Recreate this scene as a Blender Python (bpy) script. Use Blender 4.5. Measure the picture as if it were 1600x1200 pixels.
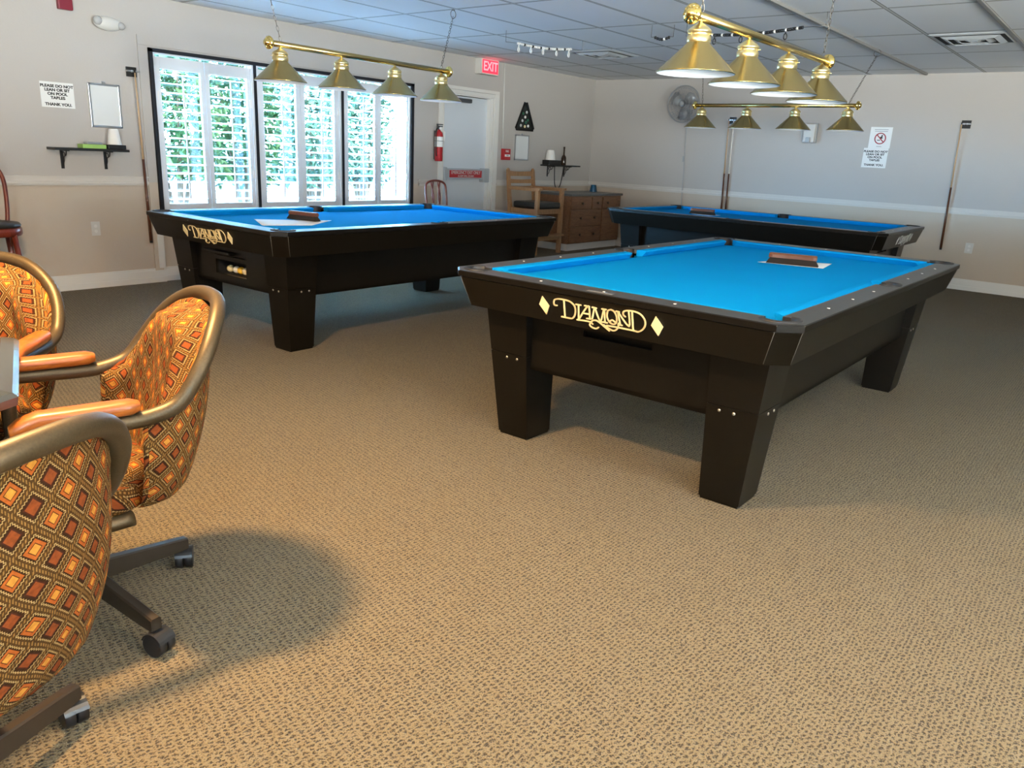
import bpy, bmesh, math, random
from mathutils import Vector, Matrix
from math import sin, cos, pi, radians
random.seed(7)
for o in list(bpy.data.objects): bpy.data.objects.remove(o)
SC = bpy.context.scene
COL = SC.collection

# ------------------------------------------------------------------ camera, sky, lights, exposure
XB, YW, H = 10.705, 7.113, 2.459           # far wall, window wall, ceiling height
XL, YR = -2.6, -3.6                        # left wall, wall behind the camera
cam_d = bpy.data.cameras.new('camera'); cam = bpy.data.objects.new('camera', cam_d); COL.objects.link(cam)
Rv = Vector((0.63065329, -0.77454446, 0.04855214)); Dv = Vector((-0.19143731, -0.21589158, -0.95746675)); Fv = Vector((0.75208256, 0.59453487, -0.28442944))
cam.matrix_world = Matrix(((Rv.x, -Dv.x, -Fv.x, 0), (Rv.y, -Dv.y, -Fv.y, 0), (Rv.z, -Dv.z, -Fv.z, 1.3153), (0, 0, 0, 1)))
cam_d.sensor_width = 36; cam_d.lens = 36 * 1212.3 / 1600; cam_d.clip_start = .02; cam_d.clip_end = 200
SC.camera = cam
SC.view_settings.view_transform = 'Standard'; SC.view_settings.look = 'None'
SC.view_settings.exposure = 0.72; SC.view_settings.gamma = 1; SC.view_settings.use_curve_mapping = False
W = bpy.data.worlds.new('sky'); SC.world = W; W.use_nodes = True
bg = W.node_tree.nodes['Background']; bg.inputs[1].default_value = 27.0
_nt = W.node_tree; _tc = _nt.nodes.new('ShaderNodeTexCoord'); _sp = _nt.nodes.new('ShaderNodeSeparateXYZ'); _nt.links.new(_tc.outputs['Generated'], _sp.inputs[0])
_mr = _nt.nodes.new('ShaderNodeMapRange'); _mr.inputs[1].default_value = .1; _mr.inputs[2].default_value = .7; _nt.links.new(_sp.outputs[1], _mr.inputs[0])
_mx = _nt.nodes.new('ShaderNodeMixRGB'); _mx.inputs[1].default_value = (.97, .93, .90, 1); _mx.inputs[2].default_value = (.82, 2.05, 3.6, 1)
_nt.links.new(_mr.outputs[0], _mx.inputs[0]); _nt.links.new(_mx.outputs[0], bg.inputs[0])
_mz = _nt.nodes.new('ShaderNodeMapRange'); _mz.inputs[1].default_value = -.05; _mz.inputs[2].default_value = .05; _mz.inputs[3].default_value = 104.0; _mz.inputs[4].default_value = 14.0   # added glow below the horizon, raised to light the ceiling; dimmer sky above
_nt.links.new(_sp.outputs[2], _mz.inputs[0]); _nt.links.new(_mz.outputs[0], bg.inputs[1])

def light(name, kind, loc, energy, color, rot=(0, 0, 0), **kw):
    d = bpy.data.lights.new(name, kind); d.energy = energy; d.color = color
    for k, v in kw.items(): setattr(d, k, v)
    o = bpy.data.objects.new(name, d); COL.objects.link(o); o.location = loc; o.rotation_euler = rot
    return o
WARM = (1.0, .64, .29)
sun = light('sun', 'SUN', (6, 12, 9), 4.0, (1.0, .93, .82), angle=radians(1.0))
sun.rotation_euler = Vector((-.55, -.62, -.56)).to_track_quat('-Z', 'Y').to_euler()
p_ = light('window_daylight', 'AREA', (5.23, 7.42, 1.32), 1, (1, 1, 1), rot=(radians(-90), 0, 0), shape='RECTANGLE', size=3.3, size_y=1.6)
p_.data.cycles.is_portal = True
for nm, lc, ro, sx_, sy_ in (('added_left_window_portal', (-2.9, -1.9, 1.45), (radians(90), 0, radians(-90)), 2.6, 1.4), ('added_rear_window_portal', (2.1, -3.9, 1.4), (radians(90), 0, 0), 1.6, 1.4)):
    q_ = light(nm, 'AREA', lc, 1, (1, 1, 1), rot=ro, shape='RECTANGLE', size=sx_, size_y=sy_); q_.data.cycles.is_portal = True  # portals of the two added windows that fill the room with daylight
light('card_table_lamp_light', 'AREA', (.74, 2.34, 2.36), 118, WARM, shape='DISK', size=.22)
light('entrance_lamp_light', 'AREA', (1.4, -.8, 2.40), 30, WARM, shape='DISK', size=.30)

# ------------------------------------------------------------------ materials
def N(nt, t, **kw):
    n = nt.nodes.new(t)
    for k, v in kw.items(): setattr(n, k, v)
    return n
def mat(name, color, rough=.5, metal=0., spec=.5, emit=None, es=0., coat=0., sheen=0., noise=0., nscale=20., bump=0., bscale=60.):
    m = bpy.data.materials.new(name); m.use_nodes = True; nt = m.node_tree; b = nt.nodes['Principled BSDF']
    b.inputs['Base Color'].default_value = (*color, 1); b.inputs['Roughness'].default_value = rough; b.inputs['Metallic'].default_value = metal
    b.inputs['Specular IOR Level'].default_value = spec; b.inputs['Coat Weight'].default_value = coat; b.inputs['Sheen Weight'].default_value = sheen
    if emit: b.inputs['Emission Color'].default_value = (*emit, 1); b.inputs['Emission Strength'].default_value = es
    if noise or bump:
        tc = N(nt, 'ShaderNodeTexCoord')
    if noise:
        n = N(nt, 'ShaderNodeTexNoise'); n.inputs['Scale'].default_value = nscale; n.inputs['Detail'].default_value = 4
        nt.links.new(tc.outputs['Object'], n.inputs['Vector'])
        r = N(nt, 'ShaderNodeMixRGB'); r.inputs[1].default_value = (*[c * (1 - noise) for c in color], 1); r.inputs[2].default_value = (*[min(1, c * (1 + noise)) for c in color], 1)
        nt.links.new(n.outputs['Fac'], r.inputs[0]); nt.links.new(r.outputs[0], b.inputs['Base Color'])
    if bump:
        n = N(nt, 'ShaderNodeTexNoise'); n.inputs['Scale'].default_value = bscale
        nt.links.new(tc.outputs['Object'], n.inputs['Vector'])
        bp = N(nt, 'ShaderNodeBump'); bp.inputs['Strength'].default_value = bump; bp.inputs['Distance'].default_value = .01
        nt.links.new(n.outputs['Fac'], bp.inputs['Height']); nt.links.new(bp.outputs[0], b.inputs['Normal'])
    return m
def math_(nt, op, a, b=None, c=None):
    n = N(nt, 'ShaderNodeMath', operation=op)
    for i, v in enumerate((a, b, c)):
        if v is None: continue
        if isinstance(v, (int, float)): n.inputs[i].default_value = v
        else: nt.links.new(v, n.inputs[i])
    return n.outputs[0]
def mixc(nt, fac, a, b):
    n = N(nt, 'ShaderNodeMixRGB')
    for i, v in ((0, fac), (1, a), (2, b)):
        if isinstance(v, tuple): n.inputs[i].default_value = (*v, 1)
        elif isinstance(v, (int, float)): n.inputs[i].default_value = v
        else: nt.links.new(v, n.inputs[i])
    return n.outputs[0]
def wood(name, c1, c2, rough=.4, scale=(1, 12, 12), coat=.2):
    m = mat(name, c1, rough, coat=coat); nt = m.node_tree; b = nt.nodes['Principled BSDF']
    tc = N(nt, 'ShaderNodeTexCoord'); mp = N(nt, 'ShaderNodeMapping'); mp.inputs['Scale'].default_value = scale
    nt.links.new(tc.outputs['Object'], mp.inputs[0])
    n = N(nt, 'ShaderNodeTexNoise'); n.inputs['Scale'].default_value = 5; n.inputs['Detail'].default_value = 6; n.inputs['Distortion'].default_value = 1.2
    nt.links.new(mp.outputs[0], n.inputs['Vector'])
    f = math_(nt, 'SMOOTH_MIN', math_(nt, 'MAXIMUM', math_(nt, 'MULTIPLY_ADD', n.outputs['Fac'], 2.2, -.6), 0.0), 1.0, .1)
    nt.links.new(mixc(nt, f, c1, c2), b.inputs['Base Color'])
    return m

# wall paint: light above the chair rail, taupe below it (two paints on one wall)
def wall_mat():
    m = mat('wall_paint', (.55, .5, .44), .75, spec=.3); nt = m.node_tree; b = nt.nodes['Principled BSDF']
    g = N(nt, 'ShaderNodeNewGeometry'); s = N(nt, 'ShaderNodeSeparateXYZ'); nt.links.new(g.outputs['Position'], s.inputs[0])
    f = math_(nt, 'GREATER_THAN', s.outputs[2], .905)
    nt.links.new(mixc(nt, f, (.54, .452, .362), (.48, .447, .415)), b.inputs['Base Color'])
    n = N(nt, 'ShaderNodeTexNoise'); n.inputs['Scale'].default_value = 45; n.inputs['Detail'].default_value = 3; nt.links.new(g.outputs['Position'], n.inputs['Vector'])
    bp = N(nt, 'ShaderNodeBump'); bp.inputs['Strength'].default_value = .12; bp.inputs['Distance'].default_value = .006
    nt.links.new(n.outputs['Fac'], bp.inputs['Height']); nt.links.new(bp.outputs[0], b.inputs['Normal'])
    return m
# ceiling: 2x4 lay-in tiles with thin grid
def ceil_mat():
    m = mat('ceiling_tile', (.70, .74, .78), .8, spec=.2); nt = m.node_tree; b = nt.nodes['Principled BSDF']
    g = N(nt, 'ShaderNodeNewGeometry'); s = N(nt, 'ShaderNodeSeparateXYZ'); nt.links.new(g.outputs['Position'], s.inputs[0])
    fx = math_(nt, 'FRACT', math_(nt, 'DIVIDE', math_(nt, 'ADD', s.outputs[0], 20 * 1.252 - 6.48), 1.252))
    fy = math_(nt, 'FRACT', math_(nt, 'DIVIDE', math_(nt, 'ADD', s.outputs[1], 30 * .6195 - 1.22), .6195))
    dx = math_(nt, 'MULTIPLY', math_(nt, 'SUBTRACT', .5, math_(nt, 'ABSOLUTE', math_(nt, 'SUBTRACT', fx, .5))), 1.252)
    dy = math_(nt, 'MULTIPLY', math_(nt, 'SUBTRACT', .5, math_(nt, 'ABSOLUTE', math_(nt, 'SUBTRACT', fy, .5))), .6195)
    d = math_(nt, 'MINIMUM', dx, dy)
    tee = math_(nt, 'LESS_THAN', d, .011)
    gap = math_(nt, 'MULTIPLY', math_(nt, 'GREATER_THAN', d, .011), math_(nt, 'LESS_THAN', d, .0165))
    n = N(nt, 'ShaderNodeTexNoise'); n.inputs['Scale'].default_value = 1.1; n.inputs['Detail'].default_value = 2; nt.links.new(g.outputs['Position'], n.inputs['Vector'])
    tile = mixc(nt, n.outputs['Fac'], (.82, .84, .86), (.90, .91, .92))
    c = mixc(nt, tee, tile, (.60, .60, .58)); c = mixc(nt, gap, c, (.10, .10, .10))
    nt.links.new(c, b.inputs['Base Color'])
    n2 = N(nt, 'ShaderNodeTexNoise'); n2.inputs['Scale'].default_value = 60; nt.links.new(g.outputs['Position'], n2.inputs['Vector'])
    bp = N(nt, 'ShaderNodeBump'); bp.inputs['Strength'].default_value = .15; bp.inputs['Distance'].default_value = .005
    nt.links.new(n2.outputs['Fac'], bp.inputs['Height']); nt.links.new(bp.outputs[0], b.inputs['Normal'])
    return m
# woven loop carpet in two tones
def carpet_mat():
    m = mat('carpet', (.3, .25, .18), .95, spec=.1, sheen=.12); nt = m.node_tree; b = nt.nodes['Principled BSDF']; b.inputs['Sheen Roughness'].default_value = .35; b.inputs['Sheen Tint'].default_value = (.85, .92, 1, 1)
    g = N(nt, 'ShaderNodeNewGeometry')
    nz = N(nt, 'ShaderNodeTexNoise'); nz.inputs['Scale'].default_value = 55; nz.inputs['Detail'].default_value = 2; nt.links.new(g.outputs['Position'], nz.inputs['Vector'])
    wv = N(nt, 'ShaderNodeVectorMath', operation='MULTIPLY_ADD'); nt.links.new(nz.outputs['Color'], wv.inputs[0]); wv.inputs[1].default_value = (.030, .020, 0); nt.links.new(g.outputs['Position'], wv.inputs[2])
    s = N(nt, 'ShaderNodeSeparateXYZ'); nt.links.new(wv.outputs[0], s.inputs[0]); sx_ = math_(nt, 'MULTIPLY_ADD', s.outputs[1], .55, s.outputs[0])
    P, Q = .0200, .0130
    row = math_(nt, 'FLOOR', math_(nt, 'DIVIDE', s.outputs[1], Q))
    off = math_(nt, 'MULTIPLY', math_(nt, 'MODULO', row, 2.0), .5)
    fx = math_(nt, 'FRACT', math_(nt, 'ADD', math_(nt, 'ADD', math_(nt, 'DIVIDE', sx_, P), off), 400.0))
    fy = math_(nt, 'FRACT', math_(nt, 'ADD', math_(nt, 'DIVIDE', s.outputs[1], Q), 400.0))
    bx = math_(nt, 'SINE', math_(nt, 'MULTIPLY', fx, pi)); by = math_(nt, 'SINE', math_(nt, 'MULTIPLY', fy, pi))
    hgt = math_(nt, 'MULTIPLY', bx, by)
    n2 = N(nt, 'ShaderNodeTexNoise'); n2.inputs['Scale'].default_value = 230; n2.inputs['Detail'].default_value = 3; nt.links.new(g.outputs['Position'], n2.inputs['Vector'])
    n3 = N(nt, 'ShaderNodeTexNoise'); n3.inputs['Scale'].default_value = 2.0; nt.links.new(g.outputs['Position'], n3.inputs['Vector'])
    h2 = math_(nt, 'ADD', hgt, math_(nt, 'MULTIPLY_ADD', n2.outputs['Fac'], 3.4, -1.7))
    f = N(nt, 'ShaderNodeMapRange', interpolation_type='SMOOTHSTEP'); nt.links.new(h2, f.inputs[0]); f.inputs[1].default_value = .20; f.inputs[2].default_value = 1.05
    c = mixc(nt, f.outputs[0], (.215, .162, .088), (.024, .016, .009))
    c = mixc(nt, math_(nt, 'MULTIPLY', n3.outputs['Fac'], .25), c, (.115, .085, .047))
    nt.links.new(c, b.inputs['Base Color'])
    bp = N(nt, 'ShaderNodeBump'); bp.invert = True; bp.inputs['Strength'].default_value = .7; bp.inputs['Distance'].default_value = .006
    nt.links.new(h2, bp.inputs['Height']); nt.links.new(bp.outputs[0], b.inputs['Normal'])
    return m
# diamond pattern upholstery, in UV metres
def fabric_mat():
    m = mat('diamond_upholstery', (.3, .1, .03), .9, spec=.1, sheen=0.); nt = m.node_tree; b = nt.nodes['Principled BSDF']
    uv = N(nt, 'ShaderNodeUVMap'); nz = N(nt, 'ShaderNodeTexNoise'); nz.inputs['Scale'].default_value = 120; nt.links.new(uv.outputs[0], nz.inputs['Vector'])
    s = N(nt, 'ShaderNodeSeparateXYZ'); nt.links.new(uv.outputs[0], s.inputs[0])
    S = .050
    a = math_(nt, 'DIVIDE', math_(nt, 'ADD', math_(nt, 'MULTIPLY', s.outputs[0], 1.15), s.outputs[1]), S * 1.414)
    c = math_(nt, 'DIVIDE', math_(nt, 'SUBTRACT', math_(nt, 'MULTIPLY', s.outputs[0], 1.15), s.outputs[1]), S * 1.414)
    a = math_(nt, 'ADD', a, 100.0); c = math_(nt, 'ADD', c, 100.0)
    fa = math_(nt, 'ABSOLUTE', math_(nt, 'SUBTRACT', math_(nt, 'FRACT', a), .5)); fc = math_(nt, 'ABSOLUTE', math_(nt, 'SUBTRACT', math_(nt, 'FRACT', c), .5))
    d = math_(nt, 'MAXIMUM', fa, fc)
    # zigzag modulation of ring distance
    zz = math_(nt, 'PINGPONG', math_(nt, 'MULTIPLY', math_(nt, 'MINIMUM', fa, fc), 9.0), .5)
    dz = math_(nt, 'ADD', d, math_(nt, 'MULTIPLY', math_(nt, 'SUBTRACT', zz, .25), .10))
    par = math_(nt, 'MODULO', math_(nt, 'FLOOR', a), 2.0)
    dark = (.055, .020, .005); olive = (.115, .052, .012)
    # kind A : yellow centre, orange-red border
    A = mixc(nt, math_(nt, 'LESS_THAN', d, .27), dark, (.60, .14, .022))
    A = mixc(nt, math_(nt, 'LESS_THAN', d, .17), A, (.16, .05, .012)); A = mixc(nt, math_(nt, 'LESS_THAN', d, .14), A, (.85, .36, .05))
    B = mixc(nt, math_(nt, 'LESS_THAN', d, .24), dark, (.09, .02, .01)); B = mixc(nt, math_(nt, 'LESS_THAN', d, .20), B, (.34, .075, .016))
    col = mixc(nt, par, A, B)
    ring = math_(nt, 'MULTIPLY', math_(nt, 'GREATER_THAN', dz, .335), math_(nt, 'LESS_THAN', dz, .375))
    col = mixc(nt, math_(nt, 'GREATER_THAN', dz, .32), col, olive)
    col = mixc(nt, ring, col, (.62, .40, .16))
    edge = math_(nt, 'GREATER_THAN', d, .455)
    st = math_(nt, 'GREATER_THAN', math_(nt, 'FRACT', math_(nt, 'MULTIPLY', math_(nt, 'ADD', a, c), 7.0)), .5)
    col = mixc(nt, math_(nt, 'MULTIPLY', edge, st), col, (.40, .20, .05))
    hs = N(nt, 'ShaderNodeHueSaturation'); nt.links.new(col, hs.inputs['Color']); nt.links.new(math_(nt, 'MULTIPLY_ADD', nz.outputs['Fac'], .5, .24), hs.inputs['Value'])
    nt.links.new(hs.outputs[0], b.inputs['Base Color'])
    bp = N(nt, 'ShaderNodeBump'); bp.inputs['Strength'].default_value = .4; bp.inputs['Distance'].default_value = .003
    nt.links.new(nz.outputs['Fac'], bp.inputs['Height']); nt.links.new(bp.outputs[0], b.inputs['Normal'])
    return m
def glass_mat():
    m = bpy.data.materials.new('window_glass'); m.use_nodes = True; nt = m.node_tree
    for n in list(nt.nodes): nt.nodes.remove(n)
    o = N(nt, 'ShaderNodeOutputMaterial'); mx = N(nt, 'ShaderNodeMixShader'); t = N(nt, 'ShaderNodeBsdfTransparent'); gl = N(nt, 'ShaderNodeBsdfGlossy'); gl.inputs['Roughness'].default_value = .02
    t.inputs[0].default_value = (.93, .97, .96, 1); mx.inputs[0].default_value = .06
    nt.links.new(t.outputs[0], mx.inputs[1]); nt.links.new(gl.outputs[0], mx.inputs[2]); nt.links.new(mx.outputs[0], o.inputs[0])
    return m

M = dict(
    wall=wall_mat(), ceil=ceil_mat(), carpet=carpet_mat(), fabric=fabric_mat(), glass=glass_mat(),
    rail=mat('chair_rail_paint', (.62, .58, .53), .5), trim=mat('white_trim_paint', (.72, .70, .66), .45), door=mat('door_paint', (.62, .66, .70), .5),
    shutter=mat('shutter_white', (.74, .77, .80), .45), black=mat('black_frame', (.008, .009, .014), .5),
    lam=mat('black_laminate', (.0042, .0031, .0018), .34, spec=.3, noise=.3, nscale=30, bump=.02, bscale=200),
    railtop=mat('rail_top_laminate', (.030, .029, .028), .33, noise=.4, nscale=25),
    felt=mat('blue_felt', (.002, .255, .60), .95, spec=.02, sheen=0., noise=.05, nscale=3, bump=.1, bscale=900),
    rubber=mat('pocket_leather', (.012, .012, .014), .55), liner=mat('pocket_dark', (.004, .004, .005), .8),
    sight=mat('pearl_sight', (.85, .82, .78), .25), cream=mat('cream_inlay', (.86, .70, .38), .5), silver=mat('silver_inlay', (.52, .52, .50), .4),
    plate=mat('badge_plate', (.45, .45, .46), .3, metal=.8), bolt=mat('steel_bolt', (.55, .52, .46), .35, metal=1),
    brass=mat('brushed_brass', (.52, .40, .17), .27, metal=1, bump=.03, bscale=300), brassb=mat('polished_brass', (.95, .72, .25), .14, metal=1),
    white=mat('enamel_white', (.82, .80, .78), .4), chain=mat('chain_steel', (.22, .20, .18), .35, metal=1),
    bronze=mat('bronze_powder', (.080, .054, .026), .45, metal=.6, noise=.35, nscale=260, bump=.05, bscale=400),
    darkbronze=mat('dark_bronze_base', (.028, .019, .012), .38, metal=.2), caster=mat('caster_plastic', (.008, .008, .009), .35), 
    oak=wood('honey_arm_wood', (.36, .10, .012), (.22, .050, .006), .36, (3, 14, 14), .15), tabblack=mat('game_table_black', (.008, .008, .009), .65, spec=.12),
    tabrim=mat('game_table_rim', (.03, .034, .036), .12, spec=.8), tabline=mat('pale_table_line', (.6, .6, .58), .4),
    mahog=wood('mahogany_stain', (.20, .030, .012), (.09, .012, .006), .3, (12, 12, 1.5)), cherry=wood('cherry_stain', (.22, .045, .028), (.10, .018, .012), .3, (12, 12, 2)),
    vinyl=mat('black_vinyl', (.016, .017, .016), .4), maple=wood('oak_chair_wood', (.42, .225, .095), (.26, .125, .05), .45, (12, 12, 1.5)),
    dresser=wood('dresser_wood', (.27, .13, .06), (.15, .066, .03), .45, (1.5, 10, 10)), dressertop=mat('grey_laminate_top', (.10, .105, .11), .35), knob=mat('dark_knob', (.05, .025, .015), .4),
    teal=mat('blue_plastic', (.01, .10, .20), .35), red=mat('alarm_red', (.42, .02, .025), .35), redglass=mat('strobe_red', (.22, .015, .03), .35),
    exitred=mat('lit_exit_face', (.9, .02, .04), .4, emit=(1, .03, .06), es=1.1), exitlet=mat('lit_exit_letters', (1, .3, .3), .4, emit=(1, .16, .20), es=1.3),
    offwhite=mat('off_white_plastic', (.62, .60, .56), .4), lens=mat('lamp_lens', (.42, .42, .42), .15), greyp=mat('grey_plastic', (.38, .40, .42), .4), dgrey=mat('dark_grey_metal', (.10, .11, .12), .4, metal=.5),
    paper=mat('white_paper', (.80, .80, .78), .7), ink=mat('black_ink', (.01, .01, .01), .6), inkg=mat('grey_ink', (.30, .30, .32), .6), inkr=mat('red_ink', (.35, .02, .03), .6), alu=mat('aluminium_frame', (.50, .52, .55), .3, metal=.9),
    wbd=mat('whiteboard_face', (.72, .74, .74), .18), shelf=mat('shelf_black', (.01, .01, .01), .4), green=mat('green_carton', (.32, .55, .14), .6), chalk=mat('chalk_white', (.85, .83, .80), .8),
    bottle=mat('brown_bottle', (.03, .015, .008), .1), cueshaft=mat('cue_maple', (.55, .36, .20), .3), cuebutt=mat('cue_butt', (.10, .035, .018), .25), cuepale=mat('cue_ivory', (.75, .68, .58), .35),
    seam=mat('seam_line', (.10, .095, .085), .4), collar=mat('satin_brass_collar', (.95, .80, .42), .32, metal=1), screen=mat('fan_grey', (.36, .37, .38), .45, metal=.3), bead_b=mat('black_bead', (.012, .012, .014), .3), bead_w=mat('white_bead', (.75, .73, .70), .35),
    vent=mat('vent_metal', (.55, .57, .58), .5), ventd=mat('vent_dark', (.02, .02, .022), .8), duct=mat('ceiling_track', (.24, .23, .215), .5),
    brushw=wood('brush_wood', (.085, .025, .010), (.17, .055, .018), .4, (2, 20, 20), .1), bristle=mat('brush_bristle', (.02, .012, .007), .9, bump=.6, bscale=300),
    concrete=mat('patio_bounce_blue', (.075, .115, .17), .9, noise=.1, nscale=2), leaf=mat('foliage_green', (.030, .10, .030), .6), leaf2=mat('foliage_blue_green', (.030, .115, .075), .6), bark=mat('bark', (.13, .10, .07), .9), fence=mat('pale_fence', (.62, .62, .58), .8),  # patio paving tinted blue so its bounce cools the ceiling
    clock=mat('rack_black', (.012, .016, .014), .4), ballg=mat('green_ball_mark', (.02, .12, .06), .3),
)
def ballmat(n, c): return mat(n, c, .12)

# ------------------------------------------------------------------ mesh building
class MB:
    def __init__(s): s.v = []; s.f = []; s.m = []; s.uv = {}; s.sm = []
    def add(s, vs, fs, mi=0, smooth=False, uvs=None):
        o = len(s.v); s.v += [tuple(v) for v in vs]
        for k, f in enumerate(fs):
            s.f.append([i + o for i in f]); s.m.append(mi); s.sm.append(smooth)
            if uvs: s.uv[len(s.f) - 1] = [uvs[i] for i in f]
        return s
    def box(s, x0, x1, y0, y1, z0, z1, mi=0, bev=0.):
        if bev <= 0:
            vs = [(x, y, z) for z in (z0, z1) for x, y in ((x0, y0), (x1, y0), (x1, y1), (x0, y1))]
            return s.add(vs, [(0, 3, 2, 1), (4, 5, 6, 7), (0, 1, 5, 4), (1, 2, 6, 5), (2, 3, 7, 6), (3, 0, 4, 7)], mi)
        bm = bmesh.new(); bmesh.ops.create_cube(bm, size=1)
        for v in bm.verts: v.co = Vector(((x0 + x1) / 2 + v.co.x * (x1 - x0), (y0 + y1) / 2 + v.co.y * (y1 - y0), (z0 + z1) / 2 + v.co.z * (z1 - z0)))
        bmesh.ops.bevel(bm, geom=bm.edges[:], offset=bev, segments=2, affect='EDGES', profile=.6)
        return s.bm(bm, mi)
    def bm(s, bm, mi=0, smooth=False):
        bm.verts.index_update(); s.add([v.co for v in bm.verts], [[v.index for v in f.verts] for f in bm.faces], mi, smooth); bm.free(); return s
    def obox(s, c, ax, ay, az, mi=0):
        c = Vector(c); ax = Vector(ax); ay = Vector(ay); az = Vector(az)
        vs = [c + ax * i + ay * j + az * k for k in (-1, 1) for i, j in ((-1, -1), (1, -1), (1, 1), (-1, 1))]
        return s.add(vs, [(0, 3, 2, 1), (4, 5, 6, 7), (0, 1, 5, 4), (1, 2, 6, 5), (2, 3, 7, 6), (3, 0, 4, 7)], mi)
    def prism(s, poly, z0, z1, mi=0, poly2=None):
        n = len(poly); p2 = poly2 or poly
        vs = [(x, y, z0) for x, y in poly] + [(x, y, z1) for x, y in p2]
        return s.add(vs, [tuple(range(n - 1, -1, -1)), tuple(range(n, 2 * n))] + [(i, (i + 1) % n, (i + 1) % n + n, i + n) for i in range(n)], mi)
    def sweep(s, pts, r, seg=10, closed=False, mi=0, cap=True):
        pts = [Vector(p) for p in pts]; n = len(pts); rs = r if isinstance(r, (list, tuple)) else [r] * n
        T = []
        for i in range(n):
            a = pts[(i - 1) % n] if closed or i > 0 else pts[i]; b = pts[(i + 1) % n] if closed or i < n - 1 else pts[i]
            T.append((b - a).normalized())
        up = Vector((0, 0, 1)) if abs(T[0].z) < .9 else Vector((1, 0, 0))
        u = (up - T[0] * up.dot(T[0])).normalized(); vs = []
        for i in range(n):
            u = (u - T[i] * u.dot(T[i])).normalized(); w = T[i].cross(u)
            vs += [pts[i] + (u * cos(2 * pi * k / seg) + w * sin(2 * pi * k / seg)) * rs[i] for k in range(seg)]
        fs = []
        for i in range(n if closed else n - 1):
            j = (i + 1) % n
            fs += [(i * seg + k, i * seg + (k + 1) % seg, j * seg + (k + 1) % seg, j * seg + k) for k in range(seg)]
        s.add(vs, fs, mi, True)
        if not closed and cap:
            o = len(s.v) - n * seg
            for b in (tuple(range(seg))[::-1], tuple(range((n - 1) * seg, n * seg))):
                s.f.append([o + i for i in b]); s.m.append(mi); s.sm.append(False)
        return s
    def lathe(s, prof, seg=24, org=(0, 0, 0), axis='Z', mi=0, smooth=True, cap=True):
        org = Vector(org); vs = []
        for r, z in prof:
            for k in range(seg):
                a = 2 * pi * k / seg; p = (r * cos(a), r * sin(a), z)
                if axis == 'X': p = (z, p[0], p[1])
                if axis == 'Y': p = (p[1], z, p[0])
                vs.append(org + Vector(p))
        n = len(prof)
        s.add(vs, [(i * seg + k, i * seg + (k + 1) % seg, (i + 1) * seg + (k + 1) % seg, (i + 1) * seg + k) for i in range(n - 1) for k in range(seg)], mi, smooth)
        if cap:
            o = len(s.v) - n * seg
            for i, rev in ((0, True), (n - 1, False)):
                if prof[i][0] > 1e-4:
                    b = [o + i * seg + k for k in range(seg)]
                    s.f.append(b[::-1] if rev else b); s.m.append(mi); s.sm.append(False)
        return s
    def sphere(s, c, r, seg=12, mi=0, sc=(1, 1, 1)):
        bm = bmesh.new(); bmesh.ops.create_uvsphere(bm, u_segments=seg, v_segments=max(6, seg // 2), radius=r)
        for v in bm.verts: v.co = Vector((v.co.x * sc[0] + c[0], v.co.y * sc[1] + c[1], v.co.z * sc[2] + c[2]))
        return s.bm(bm, mi, True)
    def torus(s, c, R, r, axis='Z', seg=24, ss=8, mi=0, sc=(1, 1)):
        pts = []
        for k in range(seg):
            a = 2 * pi * k / seg; x, y = R * cos(a) * sc[0], R * sin(a) * sc[1]
            p = {'Z': (x, y, 0), 'X': (0, x, y), 'Y': (x, 0, y)}[axis]; pts.append(Vector(c) + Vector(p))
        return s.sweep(pts, r, ss, True, mi)
    def xf(s, mt):
        s.v = [tuple(mt @ Vector(v)) for v in s.v]; return s
def finish(o, name, parent=None, kind=None):
    o.name = name; o.data.name = name
    if parent: o.parent = parent
    if kind: o['kind'] = kind
    return o
def build(name, mb, mats, parent=None, kind=None, loc=None, label=None):
    me = bpy.data.meshes.new(name); me.from_pydata(mb.v, [], mb.f)
    for m in (mats if isinstance(mats, (list, tuple)) else [mats]): me.materials.append(m)
    me.polygons.foreach_set('material_index', mb.m); me.polygons.foreach_set('use_smooth', mb.sm)
    if mb.uv:
        ul = me.uv_layers.new(name='UVMap')
        for fi, us in mb.uv.items():
            for li, u in zip(me.polygons[fi].loop_indices, us): ul.data[li].uv = u
    me.update()
    bm = bmesh.new(); bm.from_mesh(me); bmesh.ops.recalc_face_normals(bm, faces=bm.faces); bm.to_mesh(me); bm.free()
    o = bpy.data.objects.new(name, me); COL.objects.link(o)
    if parent: o.parent = parent
    if kind: o['kind'] = kind
    if loc: o.location = loc
    if label: o['label'] = label
    return o
def tag(o, label, cat, group=None):
    o['label'] = label; o['category'] = cat
    if group: o['group'] = group
    return o
def thing(name, loc, rz, label, cat, group=None):
    o = bpy.data.objects.new(name, None); COL.objects.link(o); o.empty_display_size = .1
    o.location = loc; o.rotation_euler = (0, 0, rz)
    return tag(o, label, cat, group)
def copy_tree(o, parent=None):
    c = o.copy(); COL.objects.link(c); c.parent = parent
    for ch in list(o.children): copy_tree(ch, c)
    return c
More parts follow.
